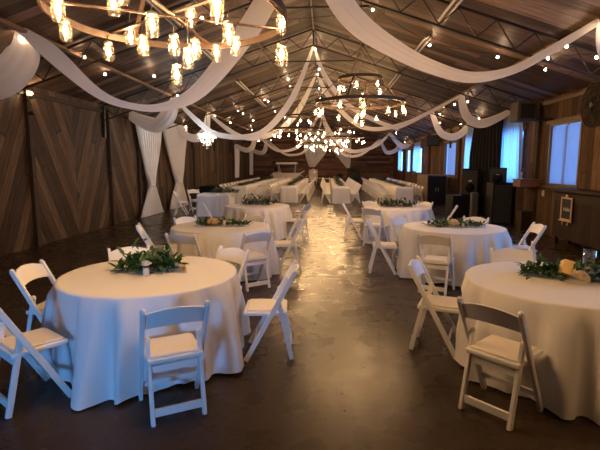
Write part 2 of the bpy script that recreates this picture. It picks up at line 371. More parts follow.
# ------------------------------------------------------------ folding chair
def chair_parts():
    P=[]
    def rail(s):
        m=MB(); m.beam((s*.205,-.235,.80),(s*.205,.20,0.004),.028,.042,(0,1,0)); m.ball((s*.205,-.235,.80),.020,8,6); return m
    def leg(s):
        m=MB(); m.beam((s*.170,-.085,.555),(s*.170,-.205,.004),.028,.040,(0,1,0)); m.ball((s*.17,-.085,.557),.020,8,6); return m
    for s in (-1,1): P.append(('front_leg_rail',rail(s),RESIN,.004))
    for s in (-1,1): P.append(('rear_leg',leg(s),RESIN,.004))
    m=MB(); n=10
    def bk(i,j):
        t=i/n; x=-.19+.38*t; c=4*t*(1-t)
        zz=[.655+.018*c,.775+.035*c][j%4 in (1,2)]
        yy=-.235+(.80-zz)*.544-.022*c+(.009 if j in (2,3) else -.009)
        return (x,yy,zz)
    vs=[bk(i,j) for i in range(n+1) for j in range(4)]; fs=[]
    for i in range(n):
        for j in range(4): fs.append((i*4+j,(i+1)*4+j,(i+1)*4+(j+1)%4,i*4+(j+1)%4))
    fs+=[(0,1,2,3),(n*4+3,n*4+2,n*4+1,n*4)]
    m.add(vs,fs); P.append(('back_slat',m,RESIN,.004))
    m=MB(); m.bb(-.187,.187,-.16,.215,.405,.44); P.append(('seat_frame',m,RESIN,.008))
    m=MB(); m.bb(-.165,.165,-.14,.19,.44,.455); P.append(('seat_pad',m,PAD,.007))
    m=MB(); m.beam((-.155,-.19,.085),(.155,-.19,.085),.022,.055); P.append(('rear_stretcher',m,RESIN,.003))
    m=MB(); m.beam((-.19,.125,.15),(.19,.125,.15),.016,.035); P.append(('front_stretcher',m,RESIN,.003))
    m=MB(); m.beam((-.155,-.125,.36),(.155,-.125,.36),.016,.05); P.append(('brace',m,RESIN,.003))
    return P
CH=thing('folding_chair','x','chair')
for n_,m_,mt,bv in chair_parts(): m_.build(n_,m_ and mt,CH,bevel=bv)
FAR=MB()
for n_,m_,mt,bv in chair_parts():
    if 'pad' in n_: continue
    FAR.v,FAR.f,FAR.sm=FAR.v,FAR.f,FAR.sm
    k0=len(FAR.v); FAR.v+=m_.v; FAR.f+=[[i+k0 for i in f] for f in m_.f]; FAR.sm+=m_.sm
T=dict(A=(-1.57,3.81),B=(1.97,3.74),C=(-1.67,6.89),D=(1.98,7.0),E=(-1.65,10.5),F=(1.62,10.3))
CHAIRS=[
('A',-61,1.02,'white folding chair with its back to us, at the front of the nearest left table'),
('A',-125,1.04,'white folding chair in profile at the left edge, front left of nearest left table'),
('A',181,.90,'white folding chair on the left side of the nearest left table, back against dark floor'),
('A',124,.84,'white folding chair half hidden behind the nearest left table, beyond its greenery'),
('A',57,.82,'white folding chair behind the right rim of the nearest left table'),
('A',4,1.06,'white folding chair in profile on the aisle side of the nearest left table'),
('C',-160,1.0,'white folding chair in profile left of the second left table, turned toward the rose'),
('C',-101,1.03,'white folding chair with back to us at front left of the second left table'),
('C',-53,1.03,'white folding chair with back to us at front right of the second left table'),
('C',14,1.05,'white folding chair in profile on the aisle side of the second left table'),
('C',140,.80,'white folding chair peeking behind the left rim of the second left table'),
('C',68,.82,'white folding chair behind the second left table, right of its greenery'),
('E',-18,1.05,'blue-lit white folding chair on the aisle side of the third left table'),
('E',-162,1.02,'white folding chair left of the third left table, near the square-cornered table'),
('B',-136,1.04,'white folding chair with its back to us, at front of the nearest right table'),
('B',159,.99,'white folding chair in profile on the aisle side of the nearest right table'),
('B',89,.88,'white folding chair behind the nearest right table, only its back top showing'),
('D',-116,1.12,'white folding chair with its back to us, at front of the second right table'),
('D',175,1.08,'white folding chair in profile on the aisle side of the second right table'),
('D',-3,1.03,'white folding chair right of the second right table, in front of the wooden bar'),
('D',54,.80,'white folding chair behind the second right table, beyond its peach rose'),
('D',132,.86,'white folding chair behind the left rim of the second right table'),
('F',-180,1.0,'white folding chair in profile on the aisle side of the third right table'),
('F',-124,1.03,'white folding chair with back to us at front left of the third right table'),
('F',122,.82,'white folding chair behind the left rim of the third right table'),
('F',42,.82,'white folding chair behind the right rim of the third right table'),
('F',-18,1.05,'blue-lit white folding chair right of the third right table, near the dark speakers'),
]
for i,(t,a,r,l) in enumerate(CHAIRS):
    c=T[t]; x=c[0]+r*math.cos(R(a)); y=c[1]+r*math.sin(R(a)); rz=R(a+90)
    o=CH if i==0 else dup(CH,(x,y,0),rz,l)
    o.location=(x,y,0); o.rotation_euler=(0,0,rz); o['label']=l; o['group']='white folding chairs around the round tables'
for (x,y,rz,l) in ((-4.95,14.9,R(-80),'white folding chair left of the small square-cornered table by the tied drapes'),(-4.75,15.9,R(-140),'white folding chair behind the small square-cornered table by the wooden wall')):
    dup(CH,(x,y,0),rz,l,'white folding chairs by the small table')

# ------------------------------------------------------------ round tables + cloths
RT=.765
TAB=thing('round_table','x','table',(0,0,0),0,'round banquet tables')
mb=MB(); mb.lathe([(.745,.715),(.755,.72),(.755,.738),(.745,.743)],n=48); mb.build('tabletop',DKBR,TAB)
for s in (0,1,2,3):
    a=PI/4+s*PI/2; mb=MB(); mb.tube([(.45*math.cos(a),.45*math.sin(a),0),(.42*math.cos(a),.42*math.sin(a),.715)],.016,8); mb.build('leg',STEEL,TAB)
def round_cloth(seed,angs,corner=None):
    rnd=random.Random(seed); N=240; rows=18
    K=[(rnd.choice((9,11,13)),rnd.uniform(0,6.28),.5),(rnd.choice((17,19,22)),rnd.uniform(0,6.28),.35),(rnd.choice((5,6,7)),rnd.uniform(0,6.28),.3),(31,rnd.uniform(0,6.28),.15)]
    angs=[(R(a),r) for a,r in angs]
    def fold(t):
        s=sum(a*math.sin(k*t+p+.6*math.sin(3*t+p)) for k,p,a in K)
        return s
    def P(i,j):
        t=2*PI*i/N
        if j<=4:
            r=[.02,.3,.6,.73,.755][j]; return (r*math.cos(t),r*math.sin(t),.7475+.0006*math.sin(5*t)*(j>1))
        u=(j-4)/(rows-5)
        near=0; cap=9
        for a,cr in angs:
            d=abs((t-a+PI)%(2*PI)-PI); near=max(near,math.exp(-(d/.24)**2))
            if d<.42: cap=min(cap,max(cr-.235,.42)/math.cos(d)+.9*max(0,d-.26)**1.2)
        f=fold(t)
        drop=.742*(u**1.0)
        amp=.018+.088*min(1,u*1.3)*(1-.4*near)
        fl=(.015+.085*u)*(1-.85*near)
        r=RT+fl+amp*(max(f,-.8)+.25 if f>0 else f*.75)*(1-.3*near)
        if j==5: r=RT-.002; 
        if u>.1: r=min(r,max(cap,r-(r-cap)*min(1,(u-.1)/.2)) if cap<r else r)
        z=.745-drop
        if j==5: z=.735
        if corner is not None:
            dc=abs((t-R(corner)+PI)%(2*PI)-PI); r+=.13*u*u*math.exp(-(dc/.13)**2)
        if j>=rows-1: z=.012+.022*max(0,math.sin(3*t+seed))+.012*max(0,f)
        return (r*math.cos(t),r*math.sin(t),max(z,.008))
    m=MB(); m.open=True; m.grid(lambda i,j:P(i,j),N,rows,closeu=True)
    # centre cap
    m.add([P(i,0) for i in range(N)],[tuple(range(N))],True)
    return m
TL={'A':'nearest left round table','B':'nearest right round table','C':'second left round table','D':'second right round table','E':'third left round table','F':'third right round table'}
CL={'A':'with its front lit blue by daylight','B':'cut off at the picture edge','C':'behind the nearest left one','D':'blue-lit on its right front','E':'blue-lit on its right side','F':'in front of the right-hand long table'}
for i,k_ in enumerate('ABCDEF'):
    c=T[k_]
    if i==0: TAB.location=(*c,0); TAB['label']='round folding table hidden under the white cloth of the '+TL[k_]
    else: dup(TAB,(*c,0),.3*i,'round folding table hidden under the white cloth of the '+TL[k_])
    o=round_cloth(10+i,[(a,r) for t,a,r,l in CHAIRS if t==k_],{'A':-98,'B':-92,'C':-75,'D':-40}.get(k_)).build('tablecloth',LINEN,loc=(*c,0))
    tag(o,'white floor-length cloth on the '+TL[k_]+', '+CL[k_],'tablecloth','white round tablecloths')

# ------------------------------------------------------------ rectangular cloths
def rect_cloth(w,l,seed,h=.75,drop=.735,amp=.02,noends=(False,False)):
    rnd=random.Random(seed); hw,hl=w/2,l/2; r=.03
    pts=[]
    def seg(a,b,n):
        for i in range(n): pts.append((a[0]+(b[0]-a[0])*i/n,a[1]+(b[1]-a[1])*i/n))
    nl=int(l/.045); nw=int(w/.045)
    seg((-hw,-hl),(hw,-hl),nw); seg((hw,-hl),(hw,hl),nl); seg((hw,hl),(-hw,hl),nw); seg((-hw,hl),(-hw,-hl),nl)
    N=len(pts); ph=[rnd.uniform(0,6) for _ in range(4)]; rows=10
    def P(i,j):
        x,y=pts[i]; s=i*.045
        if j==0: return (x*.2,y*.2,h)
        if j==1: return (x*.985,y*.99,h)
        u=(j-1)/(rows-2)
        f=math.sin(s*19+ph[0]+math.sin(s*3))*.6+math.sin(s*31+ph[1])*.4+math.sin(s*7+ph[2])*.4
        d=Vector((x,y)); nx=(1 if x>=hw-.001 else -1 if x<=-hw+.001 else 0); ny=(1 if y>=hl-.001 else -1 if y<=-hl+.001 else 0)
        off=(.004+.02*u+amp*u*f)
        if nx and ny: off*=1.1
        if (ny==-1 and noends[0]) or (ny==1 and noends[1]): ny=ny*.0
        return (x+nx*off,y+ny*off,max(h-.004-drop*(j-1.0)/(rows-2),.01) if j>1 else h)
    m=MB(); m.open=True; m.grid(P,N,rows,closeu=True); m.add([P(i,0) for i in range(N)],[tuple(range(N))],True)
    return m
# small table by the drapes
t=thing('folding_table','folding table hidden under the white cloth near the tied drapes','table',(-3.72,14.75,0))
mb=MB(); mb.bb(-.5,.5,-.36,.36,.71,.738); mb.build('tabletop',DKBR,t)
for x in (-.4,.4):
    for y in (-.28,.28): mb=MB(); mb.tube([(x,y,0),(x,y,.71)],.015,6); mb.build('leg',STEEL,t)
tag(rect_cloth(1.06,.78,3).build('tablecloth',LINEN,loc=(-3.72,14.75,0)),'white cloth on the small square-cornered table in front of the wooden wall','tablecloth')
mb=MB(); mb.open=True
mb.grid(lambda i,j:(-.22+.44*i/10+.02*math.sin(j*.8),-.42-.012*math.sin(i*1.7)-(.0 if j else -.2)-.02*(j>0),.757 if j<2 else .757-.62*(j-1)/8*(.75+.25*math.sin(i*.5))),11,10)
tag(mb.build('table_overlay',SHEER,loc=(-3.42,14.75,0)),'blue-lit white overlay hanging down the front of the small square-cornered table','cloth')
# long rows
ROWS=[(-3.95,19.7,'far left long table'),(-1.70,19.9,'centre-left long table'),(.62,19.5,'centre-right long table'),(3.30,19.2,'far right long table')]
ORD=['nearest','second','third','fourth','farthest']
ORD2=['first','second','third','fourth','fifth','sixth','seventh','eighth','ninth','tenth','eleventh','twelfth','thirteenth','fourteenth','fifteenth','sixteenth','seventeenth','eighteenth','nineteenth','twentieth']
def leafset(m,c,n,L,spread,rnd,flat=.5,w=.32):
    for _ in range(n):
        p=Vector((c[0]+rnd.gauss(0,spread[0]),c[1]+rnd.gauss(0,spread[1]),c[2]+abs(rnd.gauss(0,spread[2]))))
        a=rnd.uniform(0,2*PI); e=rnd.uniform(-.15,1.1)*flat
        d=Vector((math.cos(a)*math.cos(e),math.sin(a)*math.cos(e),math.sin(e)))
        leaf(m,p,d,L*rnd.uniform(.6,1.2),w)
def leaf(m,p,d,L,w=.32):
    up=Vector((0,0,1)); s=d.cross(up); 
    if s.length<1e-3: s=Vector((1,0,0))
    s.normalize(); n=s.cross(d).normalized(); W=L*w/2
    p=Vector(p)
    vs=[p,p+d*L*.35+s*W+n*L*.06,p+d*L*.4,p+d*L*.35-s*W+n*L*.06,p+d*L*.72+s*W*.7+n*L*.03,p+d*L*.75-n*L*.02,p+d*L*.72-s*W*.7+n*L*.03,p+d*L-n*L*.08]
    vs=[Vector((v.x,v.y,max(v.z,.0015))) for v in vs]
    m.add(vs,[(0,1,2),(0,2,3),(1,4,5,2),(2,5,6,3),(4,7,5),(5,7,6)])
rnd=random.Random(5)
RUN=MB(); RUN.open=True
for q in range(9): leafset(RUN,(rnd.uniform(-.03,.03),-1.0+.25*q,.01),26,.12,(.07,.10,.05),rnd)
RUN.tube([(0,-1.05+.3*q,.008) for q in range(8)],.005,4)
runner0=None; cl0=None; far0=None
LT=thing('long_table','x','table',(0,0,0),0,'long banquet tables')
mb=MB(); mb.bb(-.36,.36,-1.19,1.19,.71,.738); mb.build('tabletop',DKBR,LT)
for x in (-.3,.3):
    for y in (-.95,.95): mb=MB(); mb.tube([(x,y,0),(x,y,.71)],.015,6); mb.build('leg',STEEL,LT)
firstLT=True; cloths=[]
for ri,(x,y0,nm) in enumerate(ROWS):
    for q in range(5):
        yy=y0+1.22+q*2.45
        if firstLT: LT.location=(x,yy,0); LT['label']='%s folding table under white cloth in the %s'%(ORD[q],nm); firstLT=False
        else: dup(LT,(x,yy,0),0,'%s folding table under white cloth in the %s'%(ORD[q],nm))
        if len(cloths)<3: cl=rect_cloth(.74,2.40,20+q,amp=.014).build('tablecloth',LINEN); cloths.append(cl)
        else: cl=cloths[q%3].copy(); C.objects.link(cl)
        cl.location=(x,yy,0); tag(cl,'%s white cloth from the front along the %s'%(ORD[q],nm),'tablecloth','white cloths on the long tables')
        if runner0 is None: runner0=RUN.build('greenery_runner',LEAFD); ru=runner0
        else: ru=runner0.copy(); C.objects.link(ru)
        ru.location=(x,yy,.752); ru.rotation_euler=(0,0,PI*(q%2)); tag(ru,'%s dark greenery runner from the front along the %s'%(ORD[q],nm),'garland','greenery runners on the long tables')
    for s,sn in ((-1,'left'),(1,'right')):
        for q in range(16):
            yy=y0+.45+q*.76
            if far0 is None: far0=FAR.build('folding_chair',RESIN); fc=far0
            else: fc=far0.copy(); C.objects.link(fc)
            fc.location=(x+s*(.66),yy,0); fc.rotation_euler=(0,0,R(90*s)+random.uniform(-.06,.06))
            tag(fc,'%s white folding chair from the front, %s side of the %s'%(ORD2[q],sn,nm),'chair','white folding chairs along the long tables')

# ------------------------------------------------------------ centrepieces
def rose(m_,c,r,mat,name,parent=None,tilt=(0,0)):
    m=MB(); m.open=True
    rnd=random.Random(int(c[0]*1000)+7)
    Mx=Matrix.Rotation(tilt[0],3,'X')@Matrix.Rotation(tilt[1],3,'Y')
    for ring,(n,rr,op,h) in enumerate(((3,.22,.1,.95),(4,.42,.3,.9),(5,.66,.55,.75),(6,.92,.85,.5))):
        for k in range(n):
            a0=2*PI*k/n+ring*.7
            def P(i,j):
                u=(i/5-.5)*2; v=j/4
                a=a0+u*(PI/n)*1.35
                rad=r*(rr*(.35+.65*math.sin(v*PI/2))+ .10*op*(v**4)*(1-u*u))
                z=r*(h*(v**1.0)*(1-.22*u*u)-.0) -(.12*op*r*v**5)
                return Mx@Vector((rad*math.cos(a),rad*math.sin(a),z))+Vector(c)
            m.grid(P,6,5)
    m.ball((c[0],c[1],c[2]+r*.25),r*.3,8,5)
    return m.build(name,mat,parent)
def garland(name,label,loc,length,n,rot,seed,mat=LEAF,width=.09,h=.05,L=.11,stems=0):
    rnd=random.Random(seed); t=thing(name,label,'garland',loc,rot,'table garlands')
    m=MB(); m.open=True; k=int(length/.06)
    for q in range(k):
        x=-length/2+length*(q+.5)/k; tp=1-.55*abs(2*x/length)**2
        leafset(m,(x,rnd.uniform(-.03,.03),.006),int(n/k),L,(.04,width*tp,h*tp),rnd,.9)
    m.build('foliage',mat,t)
    m=MB()
    m.tube([(-length/2,.01,.012),(-length/4,-.02,.02),(0,.01,.02),(length/4,.02,.02),(length/2,-.01,.012)],.004,5)
    for q in range(stems):
        x=rnd.uniform(-length*.35,length*.35); m.tube([(x,0,.01),(x+rnd.uniform(-.06,.06),rnd.uniform(-.05,.05),rnd.uniform(.1,.17))],.003,4)
    m.build('stem',STEM,t)
    return t
ZT=.75
A=T['A']; B=T['B']; Cc=T['C']; D=T['D']; E_=T['E']; F=T['F']
garland('table_garland','bushy dark green garland across the middle of the nearest left table',(A[0]-.05,A[1]+.10,ZT),.50,340,R(4),1,LEAF,.10,.075,.12,stems=6)
def flower_thing(label,c,r,mat,group='table flowers',tilt=(0,0)):
    t=thing('rose',label,'flower',c,0,group); rose(None,(0,0,.0),r,mat,'bloom',t,tilt); return t
def candle(name,label,c,r,h,mat,cat='candle',rot=None):
    t=thing(name,label,cat,c); mb=MB(); mb.lathe([(r*.96,0),(r,.005),(r,h-.005),(r*.9,h),(r*.3,h-.008)],n=20); b=mb.build('wax_body',mat,t)
    mb=MB(); mb.tube([(0,0,h-.01),(.002,0,h+.012)],.0018,5); mb.build('wick',WIRE,t)
    if rot: t.rotation_euler=rot
    return t
def vase(label,c,r,h):
    o=MB(); o.lathe([(.001,.004),(r,.004),(r,h),(r-.004,h),(r-.004,.012),(.001,.012)],n=28)
    return tag(o.build('glass_vase',CLEAR,loc=c),label,'vase','clear glass cylinders')
candle('pillar_candle','short cream candle under a white flower head on the nearest left table',(A[0]+.0,A[1]-.10,ZT),.028,.07,WAX)
flower_thing('round white flower head over a cream candle on the nearest left table',(A[0]+.0,A[1]-.10,ZT+.085),.055,WHITEP)
flower_thing('small yellow rose at the right tip of the nearest left garland',(A[0]+.27,A[1]+.04,ZT+.03),.045,YELP,tilt=(0,.8))
flower_thing('small white rose in the garland left of the yellow rose, nearest left table',(A[0]+.20,A[1]+.10,ZT+.045),.035,WHITEP,tilt=(0,.5))
flower_thing('white blossom at the back of the garland on the nearest left table',(A[0]+.08,A[1]+.16,ZT+.11),.03,WHITEP)
vase('clear glass cylinder behind the garland on the nearest left table',(A[0]-.06,A[1]+.34,ZT),.06,.17)
# B
garland('table_garland','leafy green garland across the nearest right table, beneath a yellow candle',(B[0]+.17,B[1]+.10,ZT),.80,420,R(-14),2,LEAF,.09,.05,.11,stems=3)
t=thing('block_candle','tilted yellow-orange block candle lying in the garland of nearest right table','candle',(B[0]+.04,B[1]+.04,ZT+.045),R(-12))
mb=MB(); mb.box((0,0,.055),(.10,.09,.12)); o=mb.build('wax_body',YELP,t,bevel=.003); mb=MB(); mb.tube([(0,0,.1),(0,0,.112)],.002,5); mb.build('wick',WIRE,t); t.rotation_euler=(R(-25),R(18),R(-12))
flower_thing('cream rose lying in front of the yellow block candle on nearest right table',(B[0]+.07,B[1]-.12,ZT+.05),.07,CREAM,tilt=(.5,.1))
flower_thing('peachy cream rose at the right of the nearest right garland',(B[0]+.36,B[1]-.05,ZT+.05),.06,cloth('pale_peach_petal',(.82,.62,.38),.35),tilt=(.7,.1))
flower_thing('white rose in the middle of the nearest right garland, beside a votive',(B[0]+.20,B[1]+.02,ZT+.075),.045,WHITEP,tilt=(.4,0))
flower_thing('small white rose by the tall glass cylinder on nearest right table',(B[0]+.29,B[1]+.16,ZT+.06),.032,WHITEP)
vase('tall clear glass cylinder at the right of the nearest right garland',(B[0]+.42,B[1]+.38,ZT),.052,.19)
vase('low clear votive glass behind the yellow block candle',(B[0]+.16,B[1]+.28,ZT),.045,.10)
vase('small round votive glass in the middle of the nearest right garland',(B[0]+.22,B[1]+.0,ZT),.035,.05)
# C
garland('table_garland','flat green garland split by a large peach rose on the second left table',(Cc[0]+.02,Cc[1]+.05,ZT),.80,260,R(3),3,LEAF,.07,.03,.11)
flower_thing('large peach rose in the middle of the second left table',(Cc[0]-.10,Cc[1]-.06,ZT+.045),.095,PEACH,tilt=(.35,0))
flower_thing('small white rose behind the large peach rose on the second left table',(Cc[0]+.05,Cc[1]+.16,ZT+.05),.04,WHITEP)
candle('pillar_candle','slim cream candle right of the large peach rose on second left table',(Cc[0]+.06,Cc[1]-.02,ZT),.022,.09,WAX)
vase('clear glass cylinder left of the large peach rose on second left table',(Cc[0]-.24,Cc[1]+.12,ZT),.045,.13)
# D
garland('table_garland','flat green garland under the peach rose of the second right table',(D[0]+.02,D[1]+.02,ZT),.80,260,R(-6),4,LEAF,.07,.03,.11)
flower_thing('peach rose in the middle of the second right table',(D[0]-.03,D[1]-.08,ZT+.04),.095,cloth('soft_peach_petal',(.92,.70,.38),.35),tilt=(.3,0))
candle('pillar_candle','small white candle just right of the peach rose on second right table',(D[0]+.12,D[1]-.06,ZT),.022,.06,WHITEP)
flower_thing('white rose at the left of the second right garland',(D[0]-.12,D[1]+.14,ZT+.05),.045,WHITEP)
# E, F
garland('table_garland','silvery green bushy garland on the third left table',(E_[0],E_[1]+.02,ZT),.70,240,0,5,LEAFD,.10,.09,.13)
for q,(dx,l) in enumerate(((.32,'white rose at the right end of the third left garland'),(.24,'smaller white rose inside the right half of the third left garland'))): flower_thing(l,(E_[0]+dx,E_[1]-.06*q,ZT+.03),.05-.012*q,WHITEP)
garland('table_garland','tall dark garland in the middle of the third right table',(F[0]-.02,F[1]+.02,ZT),.75,240,0,6,LEAFD,.09,.07,.13,stems=5)
for q,(dx,dy,r_,l) in enumerate(((-.05,.05,.055,'white rose in the centre of the third right garland'),(.08,-.08,.05,'white rose at the front of the third right garland'),(.14,.04,.04,'small white rose right of centre in the third right garland'))): flower_thing(l,(F[0]+dx,F[1]+dy,ZT+.05),r_,WHITEP)
garland('table_garland','dark leafy garland trailing over the small square-cornered table',(-3.42,14.8,.76),.85,240,0,8,LEAFD,.12,.07,.14)

# ------------------------------------------------------------ swags
def spline(P,n):
    out=[]; K=len(P)
    for i in range(K-1):
        p0=P[max(i-1,0)];p1=P[i];p2=P[i+1];p3=P[min(i+2,K-1)]
        for q in range(n):
            t=q/n; out.append(tuple(.5*((2*p1[k])+(-p0[k]+p2[k])*t+(2*p0[k]-5*p1[k]+4*p2[k]-p3[k])*t*t+(-p0[k]+3*p1[k]-3*p2[k]+p3[k])*t**3) for k in range(len(p1))))
    out.append(tuple(P[-1])); return out
SW=[
('L1',6.9,[(-4.72,3.78,.1),(-4.27,3.43,.24),(-3.56,2.81,.15),(-3.0,2.60,.11),(-2.47,2.60,.16),(-1.94,2.85,.30),(-1.31,3.55,.40),(-0.89,4.15,.4),(-0.40,5.05,.3)]),
('R1',6.9,[(-0.38,5.05,.3),(0.14,4.13,.4),(0.5,3.71,.40),(1.06,3.35,.3),(1.53,3.13,.24),(2.08,2.98,.19),(2.65,3.06,.13),(3.17,3.32,.12),(3.86,3.74,.1)]),
('L0',6.9,[(-4.72,3.78,.12),(-4.68,3.43,.38),(-4.97,3.09,.45),(-5.36,2.96,.45),(-5.84,3.06,.35),(-6.05,3.2,.3)]),
('R0',6.9,[(3.86,3.74,.12),(3.93,3.34,.24),(4.21,2.85,.22),(4.7,2.8,.2),(5.35,3.15,.15)]),
('L1',13.5,[(-0.42,5.12,.12),(-1.02,3.69,.3),(-1.8,2.76,.3),(-2.53,2.53,.25),(-3.35,2.62,.28),(-3.85,2.95,.3),(-4.6,3.68,.15)]),
('R1',13.5,[(-0.40,5.12,.12),(-0.14,4.39,.25),(0.37,3.67,.28),(0.96,3.21,.25),(1.75,2.86,.25),(2.13,2.83,.25),(2.93,3.2,.2),(3.86,3.7,.1)]),
('L0',13.5,[(-4.6,3.68,.15),(-4.75,3.25,.4),(-5.1,2.9,.4),(-5.5,2.95,.4),(-6.0,3.2,.3)]),
('R0',13.5,[(3.86,3.7,.2),(3.97,3.22,.3),(4.2,2.96,.3),(4.51,2.9,.28),(4.9,3.04,.22),(5.3,3.25,.15)]),
('L1',17.4,[(-0.42,5.12,.12),(-1.05,3.85,.35),(-1.82,3.03,.35),(-2.68,2.73,.3),(-3.3,2.77,.3),(-3.92,3.11,.3),(-4.6,3.68,.15)]),
('R1',17.4,[(-0.40,5.12,.12),(-0.06,4.43,.35),(0.55,3.69,.35),(1.24,3.16,.3),(2.0,3.05,.3),(2.93,3.26,.25),(3.9,3.68,.15)]),
('L0',17.4,[(-4.6,3.68,.15),(-4.75,3.0,.3),(-5.07,2.74,.3),(-5.47,2.81,.28),(-6.0,3.2,.2)]),
('R0',17.4,[(3.9,3.68,.2),(4.25,2.93,.3),(4.7,2.74,.28),(5.05,2.88,.25),(5.33,3.2,.2)]),
('L1',29,[(-0.42,5.1,.12),(-1.04,4.02,.4),(-1.55,3.14,.4),(-2.13,2.7,.3),(-2.97,2.57,.3),(-3.62,2.83,.3),(-4.6,3.68,.2)]),
('R1',29,[(-0.38,5.1,.12),(0.17,3.77,.5),(1.33,2.63,.5),(2.35,2.63,.4),(3.26,3.0,.4),(3.95,3.66,.2)]),
('L0',29,[(-4.6,3.68,.2),(-4.8,2.9,.3),(-5.12,2.64,.3),(-5.51,2.71,.3),(-6.0,2.96,.3)]),
('R0',29,[(3.95,3.66,.2),(4.61,2.94,.35),(5.0,2.87,.3),(5.33,3.15,.3)]),
('L1',34,[(-0.42,5.07,.12),(-0.77,3.9,.4),(-1.67,2.72,.3),(-2.5,2.42,.3),(-3.33,2.57,.3),(-4.6,3.6,.2)]),
('R1',34,[(-0.38,5.07,.12),(0.21,3.53,.4),(1.34,2.42,.4),(2.61,2.49,.4),(3.94,3.6,.2)]),
('L0',34,[(-4.6,3.6,.2),(-4.7,2.8,.3),(-5.1,2.58,.3),(-6.0,2.9,.3)]),
('R0',34,[(3.94,3.6,.2),(4.39,2.64,.3),(5.0,2.7,.3),(5.33,3.0,.3)])]
SN={6.9:'nearest',13.5:'second',17.4:'third',29:'fourth',34:'farthest'}
SD={'L1':'left of the ridge, looping from ridge to left roof line','R1':'right of the ridge, looping from ridge to right roof line','L0':'at the left wall, looping from roof line to wall','R0':'at the right wall, looping from roof line to wall'}
for q,(kd,Y,P) in enumerate(SW):
    if kd[1]=='1' and Y>10: P=[(a,b,c*.55) for a,b,c in P]
    S=spline(P,7 if Y<20 else 4); n=len(S); nv=11
    def Pt(i,j):
        x,z,w=S[i]; a=S[max(i-1,0)]; b=S[min(i+1,n-1)]
        dx,dz=b[0]-a[0],b[1]-a[1]; l=math.hypot(dx,dz) or 1; nx,nz=-dz/l,dx/l
        v=j/(nv-1)-.5
        pl=.012*math.sin(v*2*PI*3.5+.5*math.sin(i*.15))*min(1,w/.2)
        belly=.10*(1-4*v*v)*w/.4
        return (x+nx*v*w, Y+v*w*.6+pl-belly*.3, z+nz*v*w+pl*.4)
    m=MB(); m.open=True; m.grid(Pt,n,nv)
    tag(m.build('swag_drape',SHEER),'%s white ceiling swag %s'%(SN[Y],SD[kd]),'drape','white fabric swags under the roof')

# hanging panels
def panel(name,label,axis,xp,prof,amp,nf,mat,off=0,group=None,cat='curtain',tie=None):
    """prof: (z, a, b) extents along Y (axis y) or X (axis x) from top to bottom"""
    n=nf*6+1; rows=[]
    prof=spline(prof,6)
    def P(i,j):
        z,a,b=prof[j][:3]; t=i/(n-1); c=a+(b-a)*t; w=abs(b-a)
        am=min(amp,w*.18)*(1+.2*math.sin(j*.3))
        d=am*math.sin(t*nf*2*PI+.4*math.sin(z*2.0))+ (amp*.6 if w<amp*12 else 0)*math.sin(t*PI)
        return (xp+off*0-d if axis=='y' else c, c if axis=='y' else xp-d, z)
    m=MB(); m.open=True; m.grid(P,n,len(prof))
    t=thing(name,label,cat,(0,0,0),0,group); m.build('fabric',mat,t)
    if tie:
        z,c=tie; mb=MB(); mb.lathe([(.13,-.03),(.14,0),(.13,.03)],(0,0,0),12); o=mb.build('tieback',mat,t); o.location=(xp-.02,c,z)
    return t
panel('curtain','white floor-length drape on the left wall, tied in the middle, nearer one','y',XL+.20,[(3.28,13.65,15.8),(3.0,13.75,15.75),(2.2,14.05,15.5),(1.5,14.35,15.15),(1.05,14.6,14.95),(.85,14.5,15.05),(.4,14.1,15.4),(.02,13.8,15.65)],.07,9,SHEER,group='tied drapes on the left wall',tie=(1.0,14.78))
panel('curtain','white floor-length drape on the left wall, tied in the middle, farther one','y',XL+.20,[(3.28,15.95,18.7),(3.0,16.05,18.6),(2.2,16.45,18.3),(1.5,16.9,18.1),(1.05,17.3,17.8),(.85,17.2,17.9),(.4,16.7,18.3),(.02,16.5,18.5)],.08,9,SHEER,group='tied drapes on the left wall',tie=(1.0,17.55))
panel('curtain','narrow white strip of drape high on the far left wall','y',XL+.12,[(2.95,28.9,30.3),(1.9,29.0,30.2),(.85,29.0,30.1)],.05,5,SHEER,group='narrow strips on the left wall')
panel('curtain','narrow white drape at the far left corner of the hall','y',XL+.12,[(2.9,34.5,36.0),(1.9,34.6,35.9),(.9,34.6,35.9)],.05,5,SHEER,group='narrow strips on the left wall')
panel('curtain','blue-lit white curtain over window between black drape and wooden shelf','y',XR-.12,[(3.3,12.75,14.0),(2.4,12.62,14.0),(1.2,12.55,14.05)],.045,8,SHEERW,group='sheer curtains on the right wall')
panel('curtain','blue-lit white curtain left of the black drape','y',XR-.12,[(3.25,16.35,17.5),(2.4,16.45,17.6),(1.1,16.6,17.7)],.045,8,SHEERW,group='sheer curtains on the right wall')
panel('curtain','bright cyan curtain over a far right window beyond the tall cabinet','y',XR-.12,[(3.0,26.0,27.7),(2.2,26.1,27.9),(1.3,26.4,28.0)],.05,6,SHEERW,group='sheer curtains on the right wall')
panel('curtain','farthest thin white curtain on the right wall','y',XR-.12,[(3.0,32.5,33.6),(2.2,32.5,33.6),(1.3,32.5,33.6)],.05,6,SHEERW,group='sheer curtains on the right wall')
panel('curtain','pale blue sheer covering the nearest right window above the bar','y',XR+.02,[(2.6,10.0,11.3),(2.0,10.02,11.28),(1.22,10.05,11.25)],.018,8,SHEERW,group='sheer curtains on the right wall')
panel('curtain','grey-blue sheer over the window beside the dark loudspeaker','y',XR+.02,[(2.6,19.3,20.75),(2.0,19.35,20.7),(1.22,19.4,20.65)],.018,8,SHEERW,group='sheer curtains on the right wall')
panel('curtain','black curtain hanging from roof height between two blue-lit curtains','y',XR-.32,[(3.22,13.75,15.9),(2.9,13.7,16.0),(2.0,13.6,16.4),(1.2,13.6,16.5),(.05,13.8,17.2)],.08,9,BLACKC)
